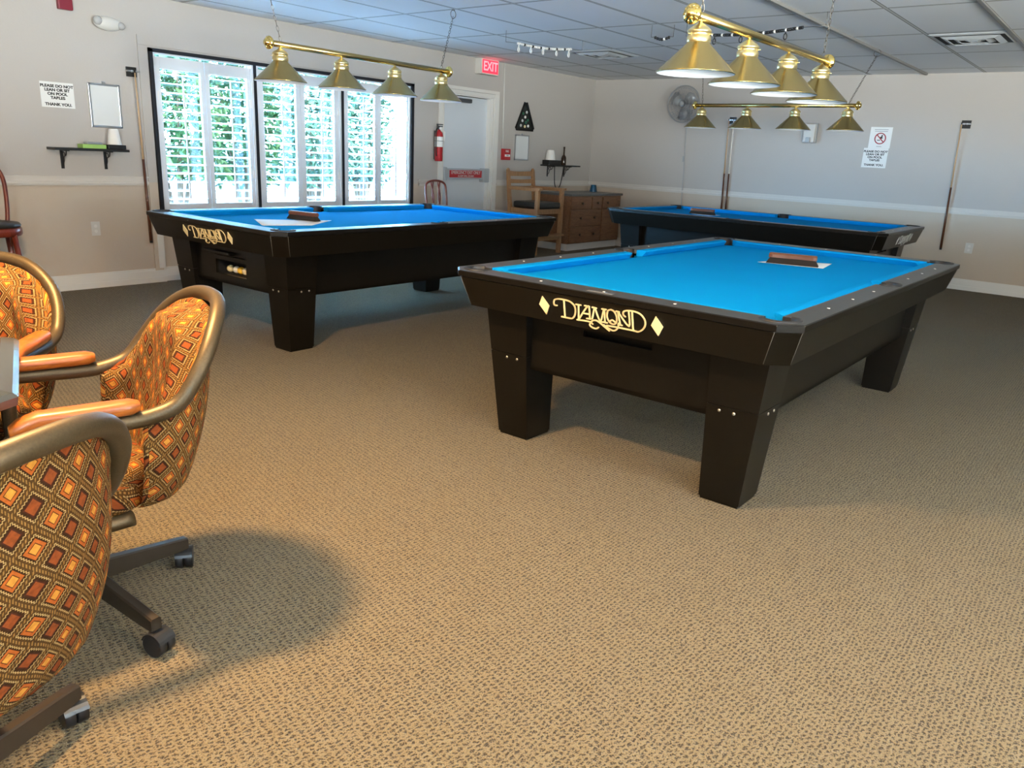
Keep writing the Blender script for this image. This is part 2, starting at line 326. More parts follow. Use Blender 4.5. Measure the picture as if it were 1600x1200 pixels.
def curve2d(name, splines, z0, z1, m, parent=None):
    """filled 2D outline with holes, extruded between z0 and z1"""
    cu = bpy.data.curves.new(name, 'CURVE'); cu.dimensions = '2D'; cu.fill_mode = 'BOTH'; cu.extrude = (z1 - z0) / 2
    for pts in splines:
        sp = cu.splines.new('POLY'); sp.points.add(len(pts) - 1); sp.use_cyclic_u = True
        for i, (x, y) in enumerate(pts): sp.points[i].co = (x, y, 0, 1)
    t = bpy.data.objects.new('t', cu); COL.objects.link(t)
    dg = bpy.context.evaluated_depsgraph_get(); me = bpy.data.meshes.new_from_object(t.evaluated_get(dg)); bpy.data.objects.remove(t)
    for v in me.vertices: v.co.z += (z0 + z1) / 2
    me.materials.clear(); me.materials.append(m)
    o = bpy.data.objects.new(name, me); COL.objects.link(o); me.name = name
    if parent: o.parent = parent
    return o
def text(name, body, size, m, parent, mt, align='CENTER', ext=.001, off=0., lines=1.0, sx=1.0):
    cu = bpy.data.curves.new(name, 'FONT'); cu.body = body; cu.size = size; cu.align_x = align; cu.align_y = 'CENTER'; cu.extrude = ext; cu.offset = off; cu.space_line = lines
    t = bpy.data.objects.new('t', cu); COL.objects.link(t)
    dg = bpy.context.evaluated_depsgraph_get(); me = bpy.data.meshes.new_from_object(t.evaluated_get(dg)); bpy.data.objects.remove(t)
    me.transform(mt @ Matrix.Diagonal((sx, 1, 1, 1))); me.materials.clear(); me.materials.append(m); me.name = name
    o = bpy.data.objects.new(name, me); COL.objects.link(o); o.parent = parent
    return o
# text facing -y (window wall) or -x (far wall)
def face_y(x, y, z): return Matrix.Translation((x, y, z)) @ Matrix.Rotation(pi / 2, 4, 'X')
def face_x(x, y, z): return Matrix.Translation((x, y, z)) @ Matrix.Rotation(-pi / 2, 4, 'Z') @ Matrix.Rotation(pi / 2, 4, 'X')
def smooth_path(pts, k=5):
    P = [Vector(p) for p in pts]; out = []
    for i in range(len(P) - 1):
        p0 = P[max(i - 1, 0)]; p1 = P[i]; p2 = P[i + 1]; p3 = P[min(i + 2, len(P) - 1)]
        for j in range(k):
            t = j / k
            out.append(.5 * ((2 * p1) + (p2 - p0) * t + (2 * p0 - 5 * p1 + 4 * p2 - p3) * t * t + (3 * p1 - p0 - 3 * p2 + p3) * t ** 3))
    return out + [P[-1]]

# ------------------------------------------------------------------ room shell
build('floor', MB().box(XL, XB, YR, YW + .15, -.05, 0), M['carpet'], kind='structure')
build('ceiling', MB().box(XL, XB, YR, YW, H, H + .05), M['ceil'], kind='structure')
WX0, WX1, WZ0, WZ1 = 3.64, 6.825, .60, 2.045
DX0, DX1, DZ = 7.35, 8.215, 1.985
mb = MB(); T = .16
mb.box(XL, WX0, YW, YW + T, 0, H); mb.box(WX0, WX1, YW, YW + T, WZ1, H); mb.box(WX0, WX1, YW + .03, YW + T, 0, WZ0)
mb.box(WX1, DX0, YW, YW + T, 0, H); mb.box(DX0, DX1, YW, YW + T, DZ, H); mb.box(DX1, XB + T, YW, YW + T, 0, H)
build('wall_window_side', mb, M['wall'], kind='structure')
build('wall_far', MB().box(XB, XB + T, YR, YW, 0, H), M['wall'], kind='structure')
build('wall_left', MB().box(XL - T, XL, YR, -3.1, 0, H).box(XL - T, XL, -.7, YW, 0, H).box(XL - T, XL, -3.1, -.7, 0, .8).box(XL - T, XL, -3.1, -.7, 2.1, H), M['wall'], kind='structure')  # opening cut for the added fill window
build('wall_rear', MB().box(XL, 1.4, YR - T, YR, 0, H).box(2.8, XB, YR - T, YR, 0, H).box(1.4, 2.8, YR - T, YR, 0, .8).box(1.4, 2.8, YR - T, YR, 2.0, H), M['wall'], kind='structure')  # opening cut for the second added window, behind the camera
def rail_y(x0, x1):   # chair rail on the window wall
    return MB().box(x0, x1, YW - .018, YW, .880, .892).box(x0, x1, YW - .028, YW, .892, .914, bev=.004).box(x0, x1, YW - .012, YW, .914, .945).box(x0, x1, YW - .024, YW, .945, .957)
build('trim_1', rail_y(XL, 3.545), M['rail'], kind='structure')
build('trim_2', rail_y(8.395, XB - .03), M['rail'], kind='structure')
build('trim_3', rail_y(6.93, 7.26), M['rail'], kind='structure')
build('trim_4', MB().box(XB - .018, XB, YR, YW, .880, .892).box(XB - .028, XB, YR, YW, .892, .914, bev=.004).box(XB - .012, XB, YR, YW, .914, .940).box(XB - .022, XB, YR, YW, .940, .952), M['rail'], kind='structure')
def base_y(x0, x1, y=YW): return MB().box(x0, x1, y - .014, y, 0, .11).box(x0, x1, y - .022, y, 0, .05).box(x0, x1, y - .009, y, .11, .13)
build('baseboard_window_left', base_y(XL, 3.645), M['trim'], kind='structure')
build('baseboard_window_recess', base_y(3.645, 6.82, YW + .03), M['trim'], kind='structure')
build('baseboard_window_right', base_y(8.395, XB), M['trim'], kind='structure')
build('baseboard_door_left', base_y(6.825, 7.26), M['trim'], kind='structure')
build('baseboard_far', MB().box(XB - .014, XB, YR, YW, 0, .11).box(XB - .022, XB, YR, YW, 0, .05).box(XB - .009, XB, YR, YW, .11, .13), M['trim'], kind='structure')
build('trim_5', MB().box(3.55, 3.63, YW - .012, YW, 0, 2.06).box(3.55, 6.92, YW - .012, YW, 2.062, 2.14).box(6.84, 6.92, YW - .012, YW, .13, 2.06), M['wall'], kind='structure')
build('trim_6', MB().box(3.588, 3.648, YW - .016, YW, .13, .60), M['trim'], kind='structure')

w_ = bpy.data.objects.new('added_fill_window_left', None); COL.objects.link(w_); w_['kind'] = 'structure'  # unseen window added to brighten the far wall
build('glass_pane', MB().box(XL - .10, XL - .095, -3.1, -.7, .8, 2.1), M['glass'], w_); fm = MB()
for k in range(3): fm.box(XL - .12, XL - .04, -3.1 + 1.2 * k - .03, -3.1 + 1.2 * k + .03, .8, 2.1)
build('added_window_frame', fm, M['trim'], w_)
w_ = bpy.data.objects.new('added_fill_window_rear', None); COL.objects.link(w_); w_['kind'] = 'structure'  # unseen window added to send ground light up to the ceiling
build('glass_pane', MB().box(1.4, 2.8, YR - .10, YR - .095, .8, 2.0), M['glass'], w_); fm = MB()
for k in range(3): fm.box(1.4 + .7 * k - .03, 1.4 + .7 * k + .03, YR - .12, YR - .04, .8, 2.0)
build('added_window_frame', fm, M['trim'], w_)
build('added_sky_blocker', MB().box(-1.0, 6.5, YR - 4.2, YR - .17, 2.15, 2.25), M['wall'], kind='structure')  # unseen slab added to block sky, so mostly ground light enters
# window: black frame, three bays of plantation shutters
win = bpy.data.objects.new('window_1', None); COL.objects.link(win); win['kind'] = 'structure'; win.location = (5.23, YW, .6)
def wl(mb): return mb.xf(Matrix.Translation((-5.23, -YW, -.6)))
f = MB().box(WX0, WX1, YW - .03, YW + .06, WZ1 - .03, WZ1).box(WX0, WX0 + .03, YW - .03, YW + .06, WZ0, WZ1).box(WX1 - .045, WX1, YW - .03, YW + .06, WZ0, WZ1)
f.box(WX0, WX1, YW - .03, YW + .06, WZ0, WZ0 + .02)
for x in (4.69, 5.765): f.box(x - .014, x + .014, YW - .02, YW + .06, WZ0, WZ1)
build('black_frame', wl(f), M['black'], win, label='black outer frame and mullions')
build('glass_pane', wl(MB().box(WX0, WX1, YW + .135, YW + .139, WZ0, WZ1)), M['glass'], win)
bays = [(3.672, 4.674, ((3.742, 4.125), (4.215, 4.611))), (4.706, 5.749, ((4.789, 5.174), (5.284, 5.664))), (5.781, 6.778, ((5.856, 6.24), (6.335, 6.733)))]
for bx0, bx1, ps in bays:
    fr = MB().box(bx0, bx0 + .022, YW - .012, YW + .05, .62, 2.013).box(bx1 - .022, bx1, YW - .012, YW + .05, .62, 2.013).box(bx0, bx1, YW + .0, YW + .05, 2.003, 2.015).box(bx0, bx1, YW - .012, YW + .05, .62, .645)
    build('shutter_frame', wl(fr), M['shutter'], win)
    mid = (ps[0][1] + ps[1][0]) / 2
    for (gx0, gx1), (px0, px1) in zip(ps, ((bx0 + .024, mid - .002), (mid + .002, bx1 - .024))):
        pn = MB().box(px0, gx0, YW + .005, YW + .035, .65, 1.985, bev=.003).box(gx1, px1, YW + .005, YW + .035, .65, 1.985, bev=.003)
        pn.box(gx0, gx1, YW + .005, YW + .035, 1.885, 1.985).box(gx0, gx1, YW + .005, YW + .035, .65, .712)
        P = build('shutter_panel', wl(pn), M['shutter'], win)
        n = 15; lv = MB()
        for i in range(n):
            z = .712 + (i + .5) * (1.885 - .712) / n; tl = radians(4 if (gx0 < 5) else 7)
            sec = [(-.043, 0), (-.02, .0055), (.02, .0055), (.043, 0), (.02, -.0055), (-.02, -.0055)]
            pr = [(YW + .022 + a * cos(tl) - b * sin(tl), z + a * sin(tl) + b * cos(tl)) for a, b in sec]
            vs = [(x, y, zz) for x in (gx0, gx1) for y, zz in pr]
            lv.add(vs, [(5, 4, 3, 2, 1, 0), (6, 7, 8, 9, 10, 11)] + [(k, (k + 1) % 6, (k + 1) % 6 + 6, k + 6) for k in range(6)], 0)
        build('louvers', wl(lv), M['shutter'], P)
        cx = (gx0 + gx1) / 2
        build('tilt_rod', wl(MB().box(cx - .006, cx + .006, YW - .033, YW - .022, .76, 1.84)), M['shutter'], P)
        for z in (.95, 1.62):
            hx = px0 + .006 if px0 - bx0 < .05 else px1 - .006
            build('hinge', wl(MB().box(hx - .012, hx + .012, YW - .004, YW + .006, z, z + .075)), M['white'], P)

# emergency door
door = bpy.data.objects.new('door_1', None); COL.objects.link(door); door['kind'] = 'structure'; door.location = (7.78, YW, 0)
def dl(mb): return mb.xf(Matrix.Translation((-7.78, -YW, 0)))
build('door_slab', dl(MB().box(DX0 + .004, DX1 - .004, YW + .035, YW + .08, .01, DZ - .004)), M['door'], door)
cs = MB()
for x0, x1, z0, z1 in ((7.265, 7.336, 0, 1.998), (8.228, 8.298, 0, 1.998), (7.265, 8.298, 2.0, 2.048)):
    cs.box(x0, x1, YW - .018, YW + .0, z0, z1, bev=.004)
cs.box(8.30, 8.385, YW - .03, YW, 0, 2.049).box(7.265, 8.385, YW - .03, YW, 2.05, 2.09).box(8.255, 8.27, YW - .024, YW - .0185, 0, 1.99)
cs.box(7.338, 7.35, YW - .02, YW + .08, 0, DZ - .001).box(8.213, 8.226, YW - .02, YW + .08, 0, DZ - .001).box(7.338, 8.226, YW - .02, YW + .08, DZ, DZ + .014)
build('door_casing', dl(cs), M['trim'], door)
build('door_closer', dl(MB().box(7.55, 7.85, YW - .03, YW + .03, 1.905, 1.955, bev=.012)), M['dgrey'], door, label='dark grey door closer')
pb = build('panic_bar', dl(MB().box(7.37, 8.21, YW - .035, YW + .03, .965, 1.095, bev=.01).box(8.10, 8.215, YW - .05, YW + .035, .925, 1.105, bev=.012).box(7.355, 7.40, YW - .045, YW + .03, .95, 1.11, bev=.008)), M['greyp'], door, label='grey exit bar with a red plate')
build('red_plate', dl(MB().box(7.45, 8.07, YW - .038, YW - .034, .985, 1.075)), M['red'], pb, label='red plate reading EMERGENCY EXIT ONLY')
text('plate_lettering', 'EMERGENCY EXIT ONLY', .058, M['offwhite'], pb, face_y(7.76 - 7.78, -.0395, 1.046), sx=.88)
text('plate_lettering', 'ALARM WILL SOUND', .034, M['offwhite'], pb, face_y(7.76 - 7.78, -.0395, 1.003), sx=.95)

# outside: patio, fence, shrubs seen through the louvers
tag(build('patio_ground', MB().box(-90, 110, YW + .16, 140, -.12, -.06), M['concrete']), 'blue-tinted concrete patio outside the shuttered window', 'patio')
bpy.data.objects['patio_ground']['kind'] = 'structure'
def shrub(x, y, z0, h, r, n, lab, lm):
    t = thing('shrub', (x, y, -.06), random.random() * 6, lab, 'shrub', None)
    st = MB()
    for k in range(5):
        a = k * 1.26; st.sweep(smooth_path([(0, 0, 0), (cos(a) * r * .25, sin(a) * r * .25, h * .35), (cos(a) * r * .6, sin(a) * r * .6, h * .8)], 3), [.03] * 4 + [.012] * 3, 6)
    build('stem', st, M['bark'], t)
    lf = MB()
    for i in range(n):
        th = random.random() * 2 * pi; u = random.random() ** .5; zz = z0 + random.random() * (h - z0); rr = r * u * (1 - .5 * abs(zz / h - .55))
        c = Vector((rr * cos(th), rr * sin(th), zz)); d = Vector((random.gauss(0, 1), random.gauss(0, 1), random.gauss(-.3, .6))).normalized(); w = d.cross(Vector((random.random(), random.random(), 1))).normalized()
        L = .10 + .10 * random.random(); B = L * .22; q = d.cross(w) * L * .08
        lf.add([c, c + d * L * .5 + w * B + q, c + d * L, c + d * L * .5 - w * B + q], [(0, 1, 2, 3)], 0)
    build('foliage', lf, lm, t)
shrub(5.1, 9.5, .9, 2.7, .66, 2600, 'bushy green shrub outside the leftmost shutter panel', M['leaf'])
shrub(6.3, 9.9, .8, 2.6, .55, 1700, 'loose leafy shrub outside behind the second shutter panel', M['leaf'])
shrub(7.7, 10.2, .8, 2.9, .66, 2600, 'blue green shrub outside behind the third shutter panel', M['leaf2'])
shrub(9.0, 10.6, .8, 2.5, .60, 2000, 'blue green shrub outside behind the fourth shutter panel', M['leaf2'])

# ------------------------------------------------------------------ pool tables
LH, WH, TH = 1.4524, .8084, .80
def octo(ix, iy, c=.072):
    X, Y = LH - ix, WH - iy
    return [(-X, -Y + c), (-X + c, -Y), (X - c, -Y), (X, -Y + c), (X, Y - c), (X - c, Y), (-X + c, Y), (-X, Y - c)]
IX, IY = 1.325, .692
def arc(cx, cy, r, a0, a1, n=10): return [(cx + r * cos(a0 + (a1 - a0) * i / n), cy + r * sin(a0 + (a1 - a0) * i / n)) for i in range(n + 1)]
def opening():
    """inner edge of the rail tops, going round with the six pocket bites"""
    CX, CY, R = 1.338, .705, .060; SY, SR = .722, .058
    a = math.acos((IY - CY) / R * 1.0)  # angle from +y of the crossing
    pts = []
    def corner(sx, sy):
        th0 = pi / 2 + a; th1 = pi / 2 - pi / 2 - (a - pi / 2) - 0
        # crossing with y=IY on the left side of the circle -> round outside -> crossing with x=IX below
        s = math.asin((IY - CY) / R); p0 = pi - s; q0 = -math.acos((IX - CX) / R)
        return [(sx * x, sy * y) for x, y in arc(CX, CY, R, p0, q0, 14)]
    s = math.asin((IY - SY) / SR)
    side = arc(0, SY, SR, pi - s, s, 12)
    tr = corner(1, 1); br = corner(1, -1)[::-1]; bl = corner(-1, -1); tl = corner(-1, 1)[::-1]
    sb = [(-x, -y) for x, y in side]
    return side + tr + br + sb + bl + tl
def logo(mbb, strokes, dias, x, sgn):
    for s in strokes:
        pts = [Vector((y, z, 0)) for y, z in s]
        if len(pts) > 2: pts = smooth_path(pts, 4)
        w = .0031
        for i in range(len(pts)):
            P = pts[i]
            cir = [(P.x + w * cos(2 * pi * k / 8), P.y + w * sin(2 * pi * k / 8)) for k in range(8)]
            vs = [(x - sgn * .0006, -a, b) for a, b in cir] + [(x + .004, -a, b) for a, b in cir]
            mbb.add(vs, [tuple(range(8))] + [(k, (k + 1) % 8, (k + 1) % 8 + 8, k + 8) for k in range(8)], 0)
            if i:
                Q = pts[i - 1]; d = (P - Q)
                if d.length < 1e-6: continue
                nrm = Vector((-d.y, d.x, 0)).normalized() * w
                q4 = [Q + nrm, P + nrm, P - nrm, Q - nrm]
                vs = [(x - sgn * .0006, -a.x, a.y) for a in q4] + [(x + .004, -a.x, a.y) for a in q4]
                mbb.add(vs, [(0, 1, 2, 3), (0, 1, 5, 4), (2, 3, 7, 6)], 0)
    for dd in dias:
        vs = [(x - .0006, -a, b) for a, b in dd] + [(x + .004, -a, b) for a, b in dd]
        mbb.add(vs, [(0, 1, 2, 3)] + [(k, (k + 1) % 4, (k + 1) % 4 + 4, k + 4) for k in range(4)], 0)
    return mbb
LOGO = {'strokes': [[(-0.1934, 0.7192), (-0.2039, 0.7194), (-0.2078, 0.7281), (-0.202, 0.742), (-0.1845, 0.7491), (-0.1577, 0.7506), (-0.1265, 0.748), (-0.1055, 0.7349), (-0.0996, 0.7175), (-0.1043, 0.6947), (-0.1161, 0.678), (-0.1312, 0.6736), (-0.1739, 0.6739)], [(-0.1539, 0.7475), (-0.1568, 0.6749)], [(-0.0951, 0.7401), (-0.0712, 0.7403)], [(-0.0819, 0.7386), (-0.0884, 0.6735)], [(-0.0854, 0.6795), (-0.0349, 0.7424), (-0.0321, 0.6885)], [(-0.0596, 0.7076), (-0.0339, 0.7082)], [(-0.0519, 0.7415), (-0.0296, 0.7407)], [(-0.0959, 0.6741), (-0.033, 0.6756), (-0.0352, 0.6625), (-0.0245, 0.6534), (-0.0051, 0.6513), (0.0069, 0.6589)], [(-0.0203, 0.668), (-0.0266, 0.6756), (-0.0167, 0.6846), (0.0001, 0.6867), (0.0177, 0.6789), (0.0356, 0.6676), (0.0578, 0.6535)], [(-0.0156, 0.7407), (0.0035, 0.7395)], [(-0.0049, 0.7392), (-0.0207, 0.6905)], [(-0.0027, 0.7385), (0.0189, 0.6881), (0.0402, 0.74), (0.04, 0.6864)], [(0.0296, 0.6864), (0.0505, 0.6857)], [(0.0305, 0.7413), (0.0492, 0.7415)], [(-0.047, 0.6878), (-0.0278, 0.6885)], [(0.0087, 0.6853), (0.0297, 0.6853)], [(0.0714, 0.745), (0.084, 0.7418), (0.0932, 0.7309), (0.0976, 0.7158), (0.0946, 0.6975), (0.0854, 0.6871), (0.0732, 0.6857), (0.0601, 0.6934), (0.0523, 0.7099), (0.0528, 0.726), (0.0597, 0.7396), (0.0714, 0.745)], [(0.0615, 0.6918), (0.0737, 0.7021), (0.09, 0.6943)], [(0.0328, 0.6743), (0.0612, 0.6613), (0.0781, 0.6579), (0.0936, 0.6664), (0.1013, 0.6792), (0.1039, 0.6938)], [(0.0961, 0.7427), (0.1104, 0.7415)], [(0.1043, 0.7416), (0.1118, 0.6881)], [(0.1016, 0.6888), (0.1192, 0.6876)], [(0.1043, 0.7416), (0.1511, 0.6897), (0.1542, 0.7507)], [(0.1368, 0.7269), (0.1281, 0.7332), (0.13, 0.7457), (0.1452, 0.7534), (0.1765, 0.7557), (0.2046, 0.7493), (0.222, 0.7315), (0.225, 0.7113), (0.2149, 0.6904), (0.1931, 0.675), (0.1693, 0.6753), (0.1009, 0.6755), (0.0475, 0.674)], [(0.1691, 0.7521), (0.169, 0.6788)]], 'dia': [[(-0.2646, 0.7493), (-0.233, 0.7111), (-0.2526, 0.6702), (-0.285, 0.7104)], [(0.2724, 0.7519), (0.302, 0.7144), (0.2803, 0.6735), (0.2503, 0.7122)]]}
def tilt_to_rail(mb):
    # the rail face leans inwards towards the floor: follow it
    mb.v = [(x + (TH - .024 - z) * (.034 / .12), y, z) for x, y, z in mb.v]; return mb
def pool_table(x, y, rz, label, tray, logomat, badge=True):
    t = thing('pool_table', (x, y, 0), rz, label, 'pool table', None)
    # rail cabinet: leaning octagonal band
    c = MB(); rings = [(.64, .045), (.770, .008), (.770, .013), (.775, .013), (.775, 0), (.7965, 0), (.80, .004)]
    op = 8; vs = []
    for z, i in rings: vs += [(px, py, z) for px, py in octo(i, i)]
    fs = [(r * 8 + k, r * 8 + (k + 1) % 8, (r + 1) * 8 + (k + 1) % 8, (r + 1) * 8 + k) for r in range(len(rings) - 1) for k in range(8)]
    c.add(vs, fs)
    vs = [(px, py, .64) for px, py in octo(.045, .045)] + [(px, py, .64) for px, py in octo(.17, .17, .02)]
    c.add(vs, [(k, (k + 1) % 8, (k + 1) % 8 + 8, k + 8) for k in range(8)])
    build('rail_cabinet', c, M['lam'], t)
    curve2d('rail_top', [octo(.004, .004), opening()], .780, .80, M['railtop'], t)
    # corner trim seams
    for sx in (-1, 1):
        for sy in (-1, 1):
            mbt = MB()
            for (ax, ay, bx_, by_) in ((LH, WH - .072, LH, WH - .072), (LH - .072, WH, LH - .072, WH)):
                p0 = Vector((sx * ax, sy * ay, .798)); p1 = Vector((sx * (ax - .044), sy * (ay - .044), .645)); mbt.sweep([p0, p1], .0013, 6)
            build('corner_seam', mbt, M['seam'], t)
    # slate bed cloth
    e = .012; bx, by = IX + e, IY + e
    def bite(cx, cy, r, a0, a1): return arc(cx, cy, r, a0, a1, 8)
    bed = []
    for sx, sy in ((1, 1), (1, -1), (-1, -1), (-1, 1)):
        k = [(sx * (bx - .11), sy * by), (sx * (bx - .085), sy * (by - .05)), (sx * (bx - .05), sy * (by - .085)), (sx * bx, sy * (by - .11))]
        if (sx, sy) in ((1, -1), (-1, 1)): k = k[::-1]
        bed += k
        if (sx, sy) == (1, -1): bed += [(.062, -by), (.045, -by + .035), (0, -by + .045), (-.045, -by + .035), (-.062, -by)]
        if (sx, sy) == (-1, 1): bed += [(-.062, by), (-.045, by - .035), (0, by - .045), (.045, by - .035), (.062, by)]
    curve2d('bed_cloth', [bed], .740, .764, M['felt'], t)
    # cushions: nose at the playing field edge
    def cush(a, b, nrm, ea, eb):
        a = Vector((*a, 0)); b = Vector((*b, 0)); n = Vector((*nrm, 0)); d = (b - a).normalized()
        sec = [(0, .7995, 0), (.030, .801, .030), (.052, .7985, .052), (.056, .793, .056), (.050, .785, .050), (.034, .7645, .034), (0, .7645, 0)]
        vs = []
        for p, s, ee in ((a, 1, ea), (b, -1, eb)):
            for o_, z, k in sec: q = p + n * o_ + d * s * k * ee; vs.append((q.x, q.y, z))
        m_ = len(sec)
        return MB().add(vs, [tuple(range(m_)), tuple(range(2 * m_ - 1, m_ - 1, -1))]).add(vs, [(k, (k + 1) % m_, (k + 1) % m_ + m_, k + m_) for k in range(m_)], 0, False)
    for sy in (-1, 1):
        for sx in (-1, 1):
            build('cushion', cush((sx * .066, sy * IY), (sx * 1.268, sy * IY), (0, -sy), .25, .95), M['felt'], t)
    for sx in (-1, 1): build('cushion', cush((sx * IX, -.635), (sx * IX, .635), (-sx, 0), .95, .95), M['felt'], t)
    # pockets: liner wall, rim and dark well
    pk = [(sx * 1.338, sy * .705, math.atan2(sy, sx), .060, 2.0) for sx in (-1, 1) for sy in (-1, 1)] + [(0, sy * .722, sy * pi / 2, .058, 1.75) for sy in (-1, 1)]
    for cx, cy, a, r, sp in pk:
        m = MB(); n = 16; vs = []
        for k in range(n + 1):
            th = a - sp + 2 * sp * k / n
            w = .016 * (1 if .06 < k / n < .94 else .4)
            for rr, z in ((r - .004, .70), (r - .004, .801), (r - .001, .8055), (r + w, .8045), (r + w + .001, .799)):
                vs.append((cx + rr * cos(th), cy + rr * sin(th), z))
        m.add(vs, [(k * 5 + j, k * 5 + j + 1, (k + 1) * 5 + j + 1, (k + 1) * 5 + j) for k in range(n) for j in range(4)], 0, True)
        m.lathe([(r - .006, .70), (.001, .70)], 16, (cx, cy, 0), cap=False)
        build('pocket', m, M['rubber'], t)
    # sights
    for sy in (-1, 1):
        for k in (1, 2, 3, 5, 6, 7): build('rail_sight', MB().lathe([(.0065, .7985), (.0062, .8012), (.001, .8014)], 10, (-1.27 + .3175 * k, sy * .752, 0)), M['sight'], t)
    for sx in (-1, 1):
        for k in (-1, 0, 1): build('rail_sight', MB().lathe([(.0065, .7985), (.0062, .8012), (.001, .8014)], 10, (sx * 1.388, .3175 * k, 0)), M['sight'], t)
    if badge: build('maker_plate', MB().box(-1.425, -1.405, -.06, .06, .7995, .8012), M['plate'], t)
    # body skirt
    sx0, sy0, z0, z1 = LH - .198, WH - .190, .357, .66
    b = MB(); b.box(-sx0 + .02, sx0, sy0 - .02, sy0, z0, z1).box(-sx0 + .02, sx0, -sy0, -sy0 + .02, z0, z1).box(sx0 - .02, sx0, -sy0, sy0, z0, z1).box(-sx0, sx0, -sy0, sy0, .640, .66).box(-sx0, sx0, -sy0, sy0, z0, z0 + .02)
    X0, X1 = -sx0, -sx0 + .02
    if tray:
        ty0, ty1, tz0, tz1 = -.160, .205, .418, .516
        b.box(X0, X1, -sy0, ty0, z0, z1).box(X0, X1, ty1, sy0, z0, z1).box(X0, X1, ty0, ty1, z0, tz0).box(X0, X1, ty0, ty1, tz1, .545).box(X0, X1, ty0, ty1, .585, z1)
        b.box(X0 + .02, X0 + .04, -.20, .36, .53, .60)
        build('ball_tray', MB().box(X1, X0 + .16, ty0 - .02, ty1 + .02, tz0 - .012, tz0).box(X0 + .14, X0 + .16, ty0 - .02, ty1 + .02, tz0, tz1 + .02).box(X1, X0 + .16, ty0 - .02, ty0 - .005, tz0, tz1 + .02).box(X1, X0 + .16, ty1 + .005, ty1 + .02, tz0, tz1 + .02), M['liner'], t)
        build('tray_handle', MB().box(X0 - .035, X0 + .01, -.02, .32, .556, .577, bev=.004), M['lam'], t)
    else:
        b.box(X0, X1, -sy0, -.170, z0, z1).box(X0, X1, .170, sy0, z0, z1).box(X0, X1, -.170, .170, z0, .566).box(X0, X1, -.170, .170, .592, z1).box(X1 + .03, X1 + .035, -.2, .2, .54, .62)
    build('skirt', b, M['lam'], t)
    # tapered legs, upper and lower halves with a seam and bolts
    for sx in (-1, 1):
        for sy in (-1, 1):
            zt, zb = .640, 0.
            def P(z, g=0.):
                k = 1 - z / zt
                ox, oy = LH - (.145 + .055 * k) - g, WH - (.126 + .064 * k) - g; ix, iy = LH - .385 + g, WH - .360 + g
                return [(sx * ix, sy * iy), (sx * ox, sy * iy), (sx * ox, sy * oy), (sx * ix, sy * oy)]
            lg_ = MB(); seam = .418
            lg_.prism(P(seam + .002), seam + .002, zt, 0, P(zt)).prism(P(seam, .004), seam - .003, seam + .003).prism(P(.012), .012, seam - .002, 0, P(seam)).prism(P(0, .004), 0, .012)
            L = build('leg', lg_, M['lam'], t)
            for dx in (.10, .16):
                q = P(.40); oxx = abs(q[1][0]) ; build('leg_bolt', MB().lathe([(.007, 0), (.006, .003), (.001, .004)], 10, (0, 0, 0)).xf(Matrix.Translation((sx * (oxx), sy * (abs(q[1][1]) + dx - .045), .398)) @ Matrix.Rotation(sx * pi / 2, 4, 'Y')), M['bolt'], L)
                oyy = abs(q[2][1]); build('leg_bolt', MB().lathe([(.007, 0), (.006, .003), (.001, .004)], 10).xf(Matrix.Translation((sx * (abs(q[0][0]) + dx - .045), sy * oyy, .398)) @ Matrix.Rotation(-sy * pi / 2, 4, 'X')), M['bolt'], L)
    build('logo', tilt_to_rail(logo(MB(), LOGO['strokes'], LOGO['dia'], -LH - .001, 1)), logomat, t, label='scripted lettering between two lozenges')
    return t
pool_table(4.0436, 1.6571, .0041, 'nearest black pool table with blue cloth and cream scripted lettering on its end', False, M['cream'])
pool_table(4.1891, 4.8094, .0073, 'black pool table by the shuttered window with balls in its open end tray', True, M['cream'])
pool_table(8.2211, 3.2452, pi / 2 + .015, 'farthest black pool table, set crosswise before the pale far wall', False, M['silver'], False)
# balls in the tray of the window table
balls = [(.150, .0, (.80, .72, .45), 'pale yellow pool ball at the left end of the tray'), (.075, .0, (.75, .70, .60), 'ivory pool ball, second from the left in the tray'),
         (.028, .004, (.85, .50, .05), 'deep yellow pool ball in the middle of the tray'), (-.028, .004, (.80, .70, .50), 'cream pool ball right of the deep yellow one in the tray'),
         (-.085, .0, (.25, .02, .03), 'dark red pool ball in the right half of the tray'), (-.138, .0, (.85, .83, .80), 'white pool ball at the right end of the tray')]
a2 = .0073
for dy, dx, c, lab in balls:
    lx, ly = -LH + .198 + .078 + dx, dy
    o = build('pool_ball', MB().sphere((0, 0, 0), .0262, 16), ballmat('ball_enamel', c)); o.location = (4.1891 + lx * cos(a2) - ly * sin(a2), 4.8094 + lx * sin(a2) + ly * cos(a2), .4195 + .0262)
    tag(o, lab, 'pool ball', 'pool balls in the end tray')

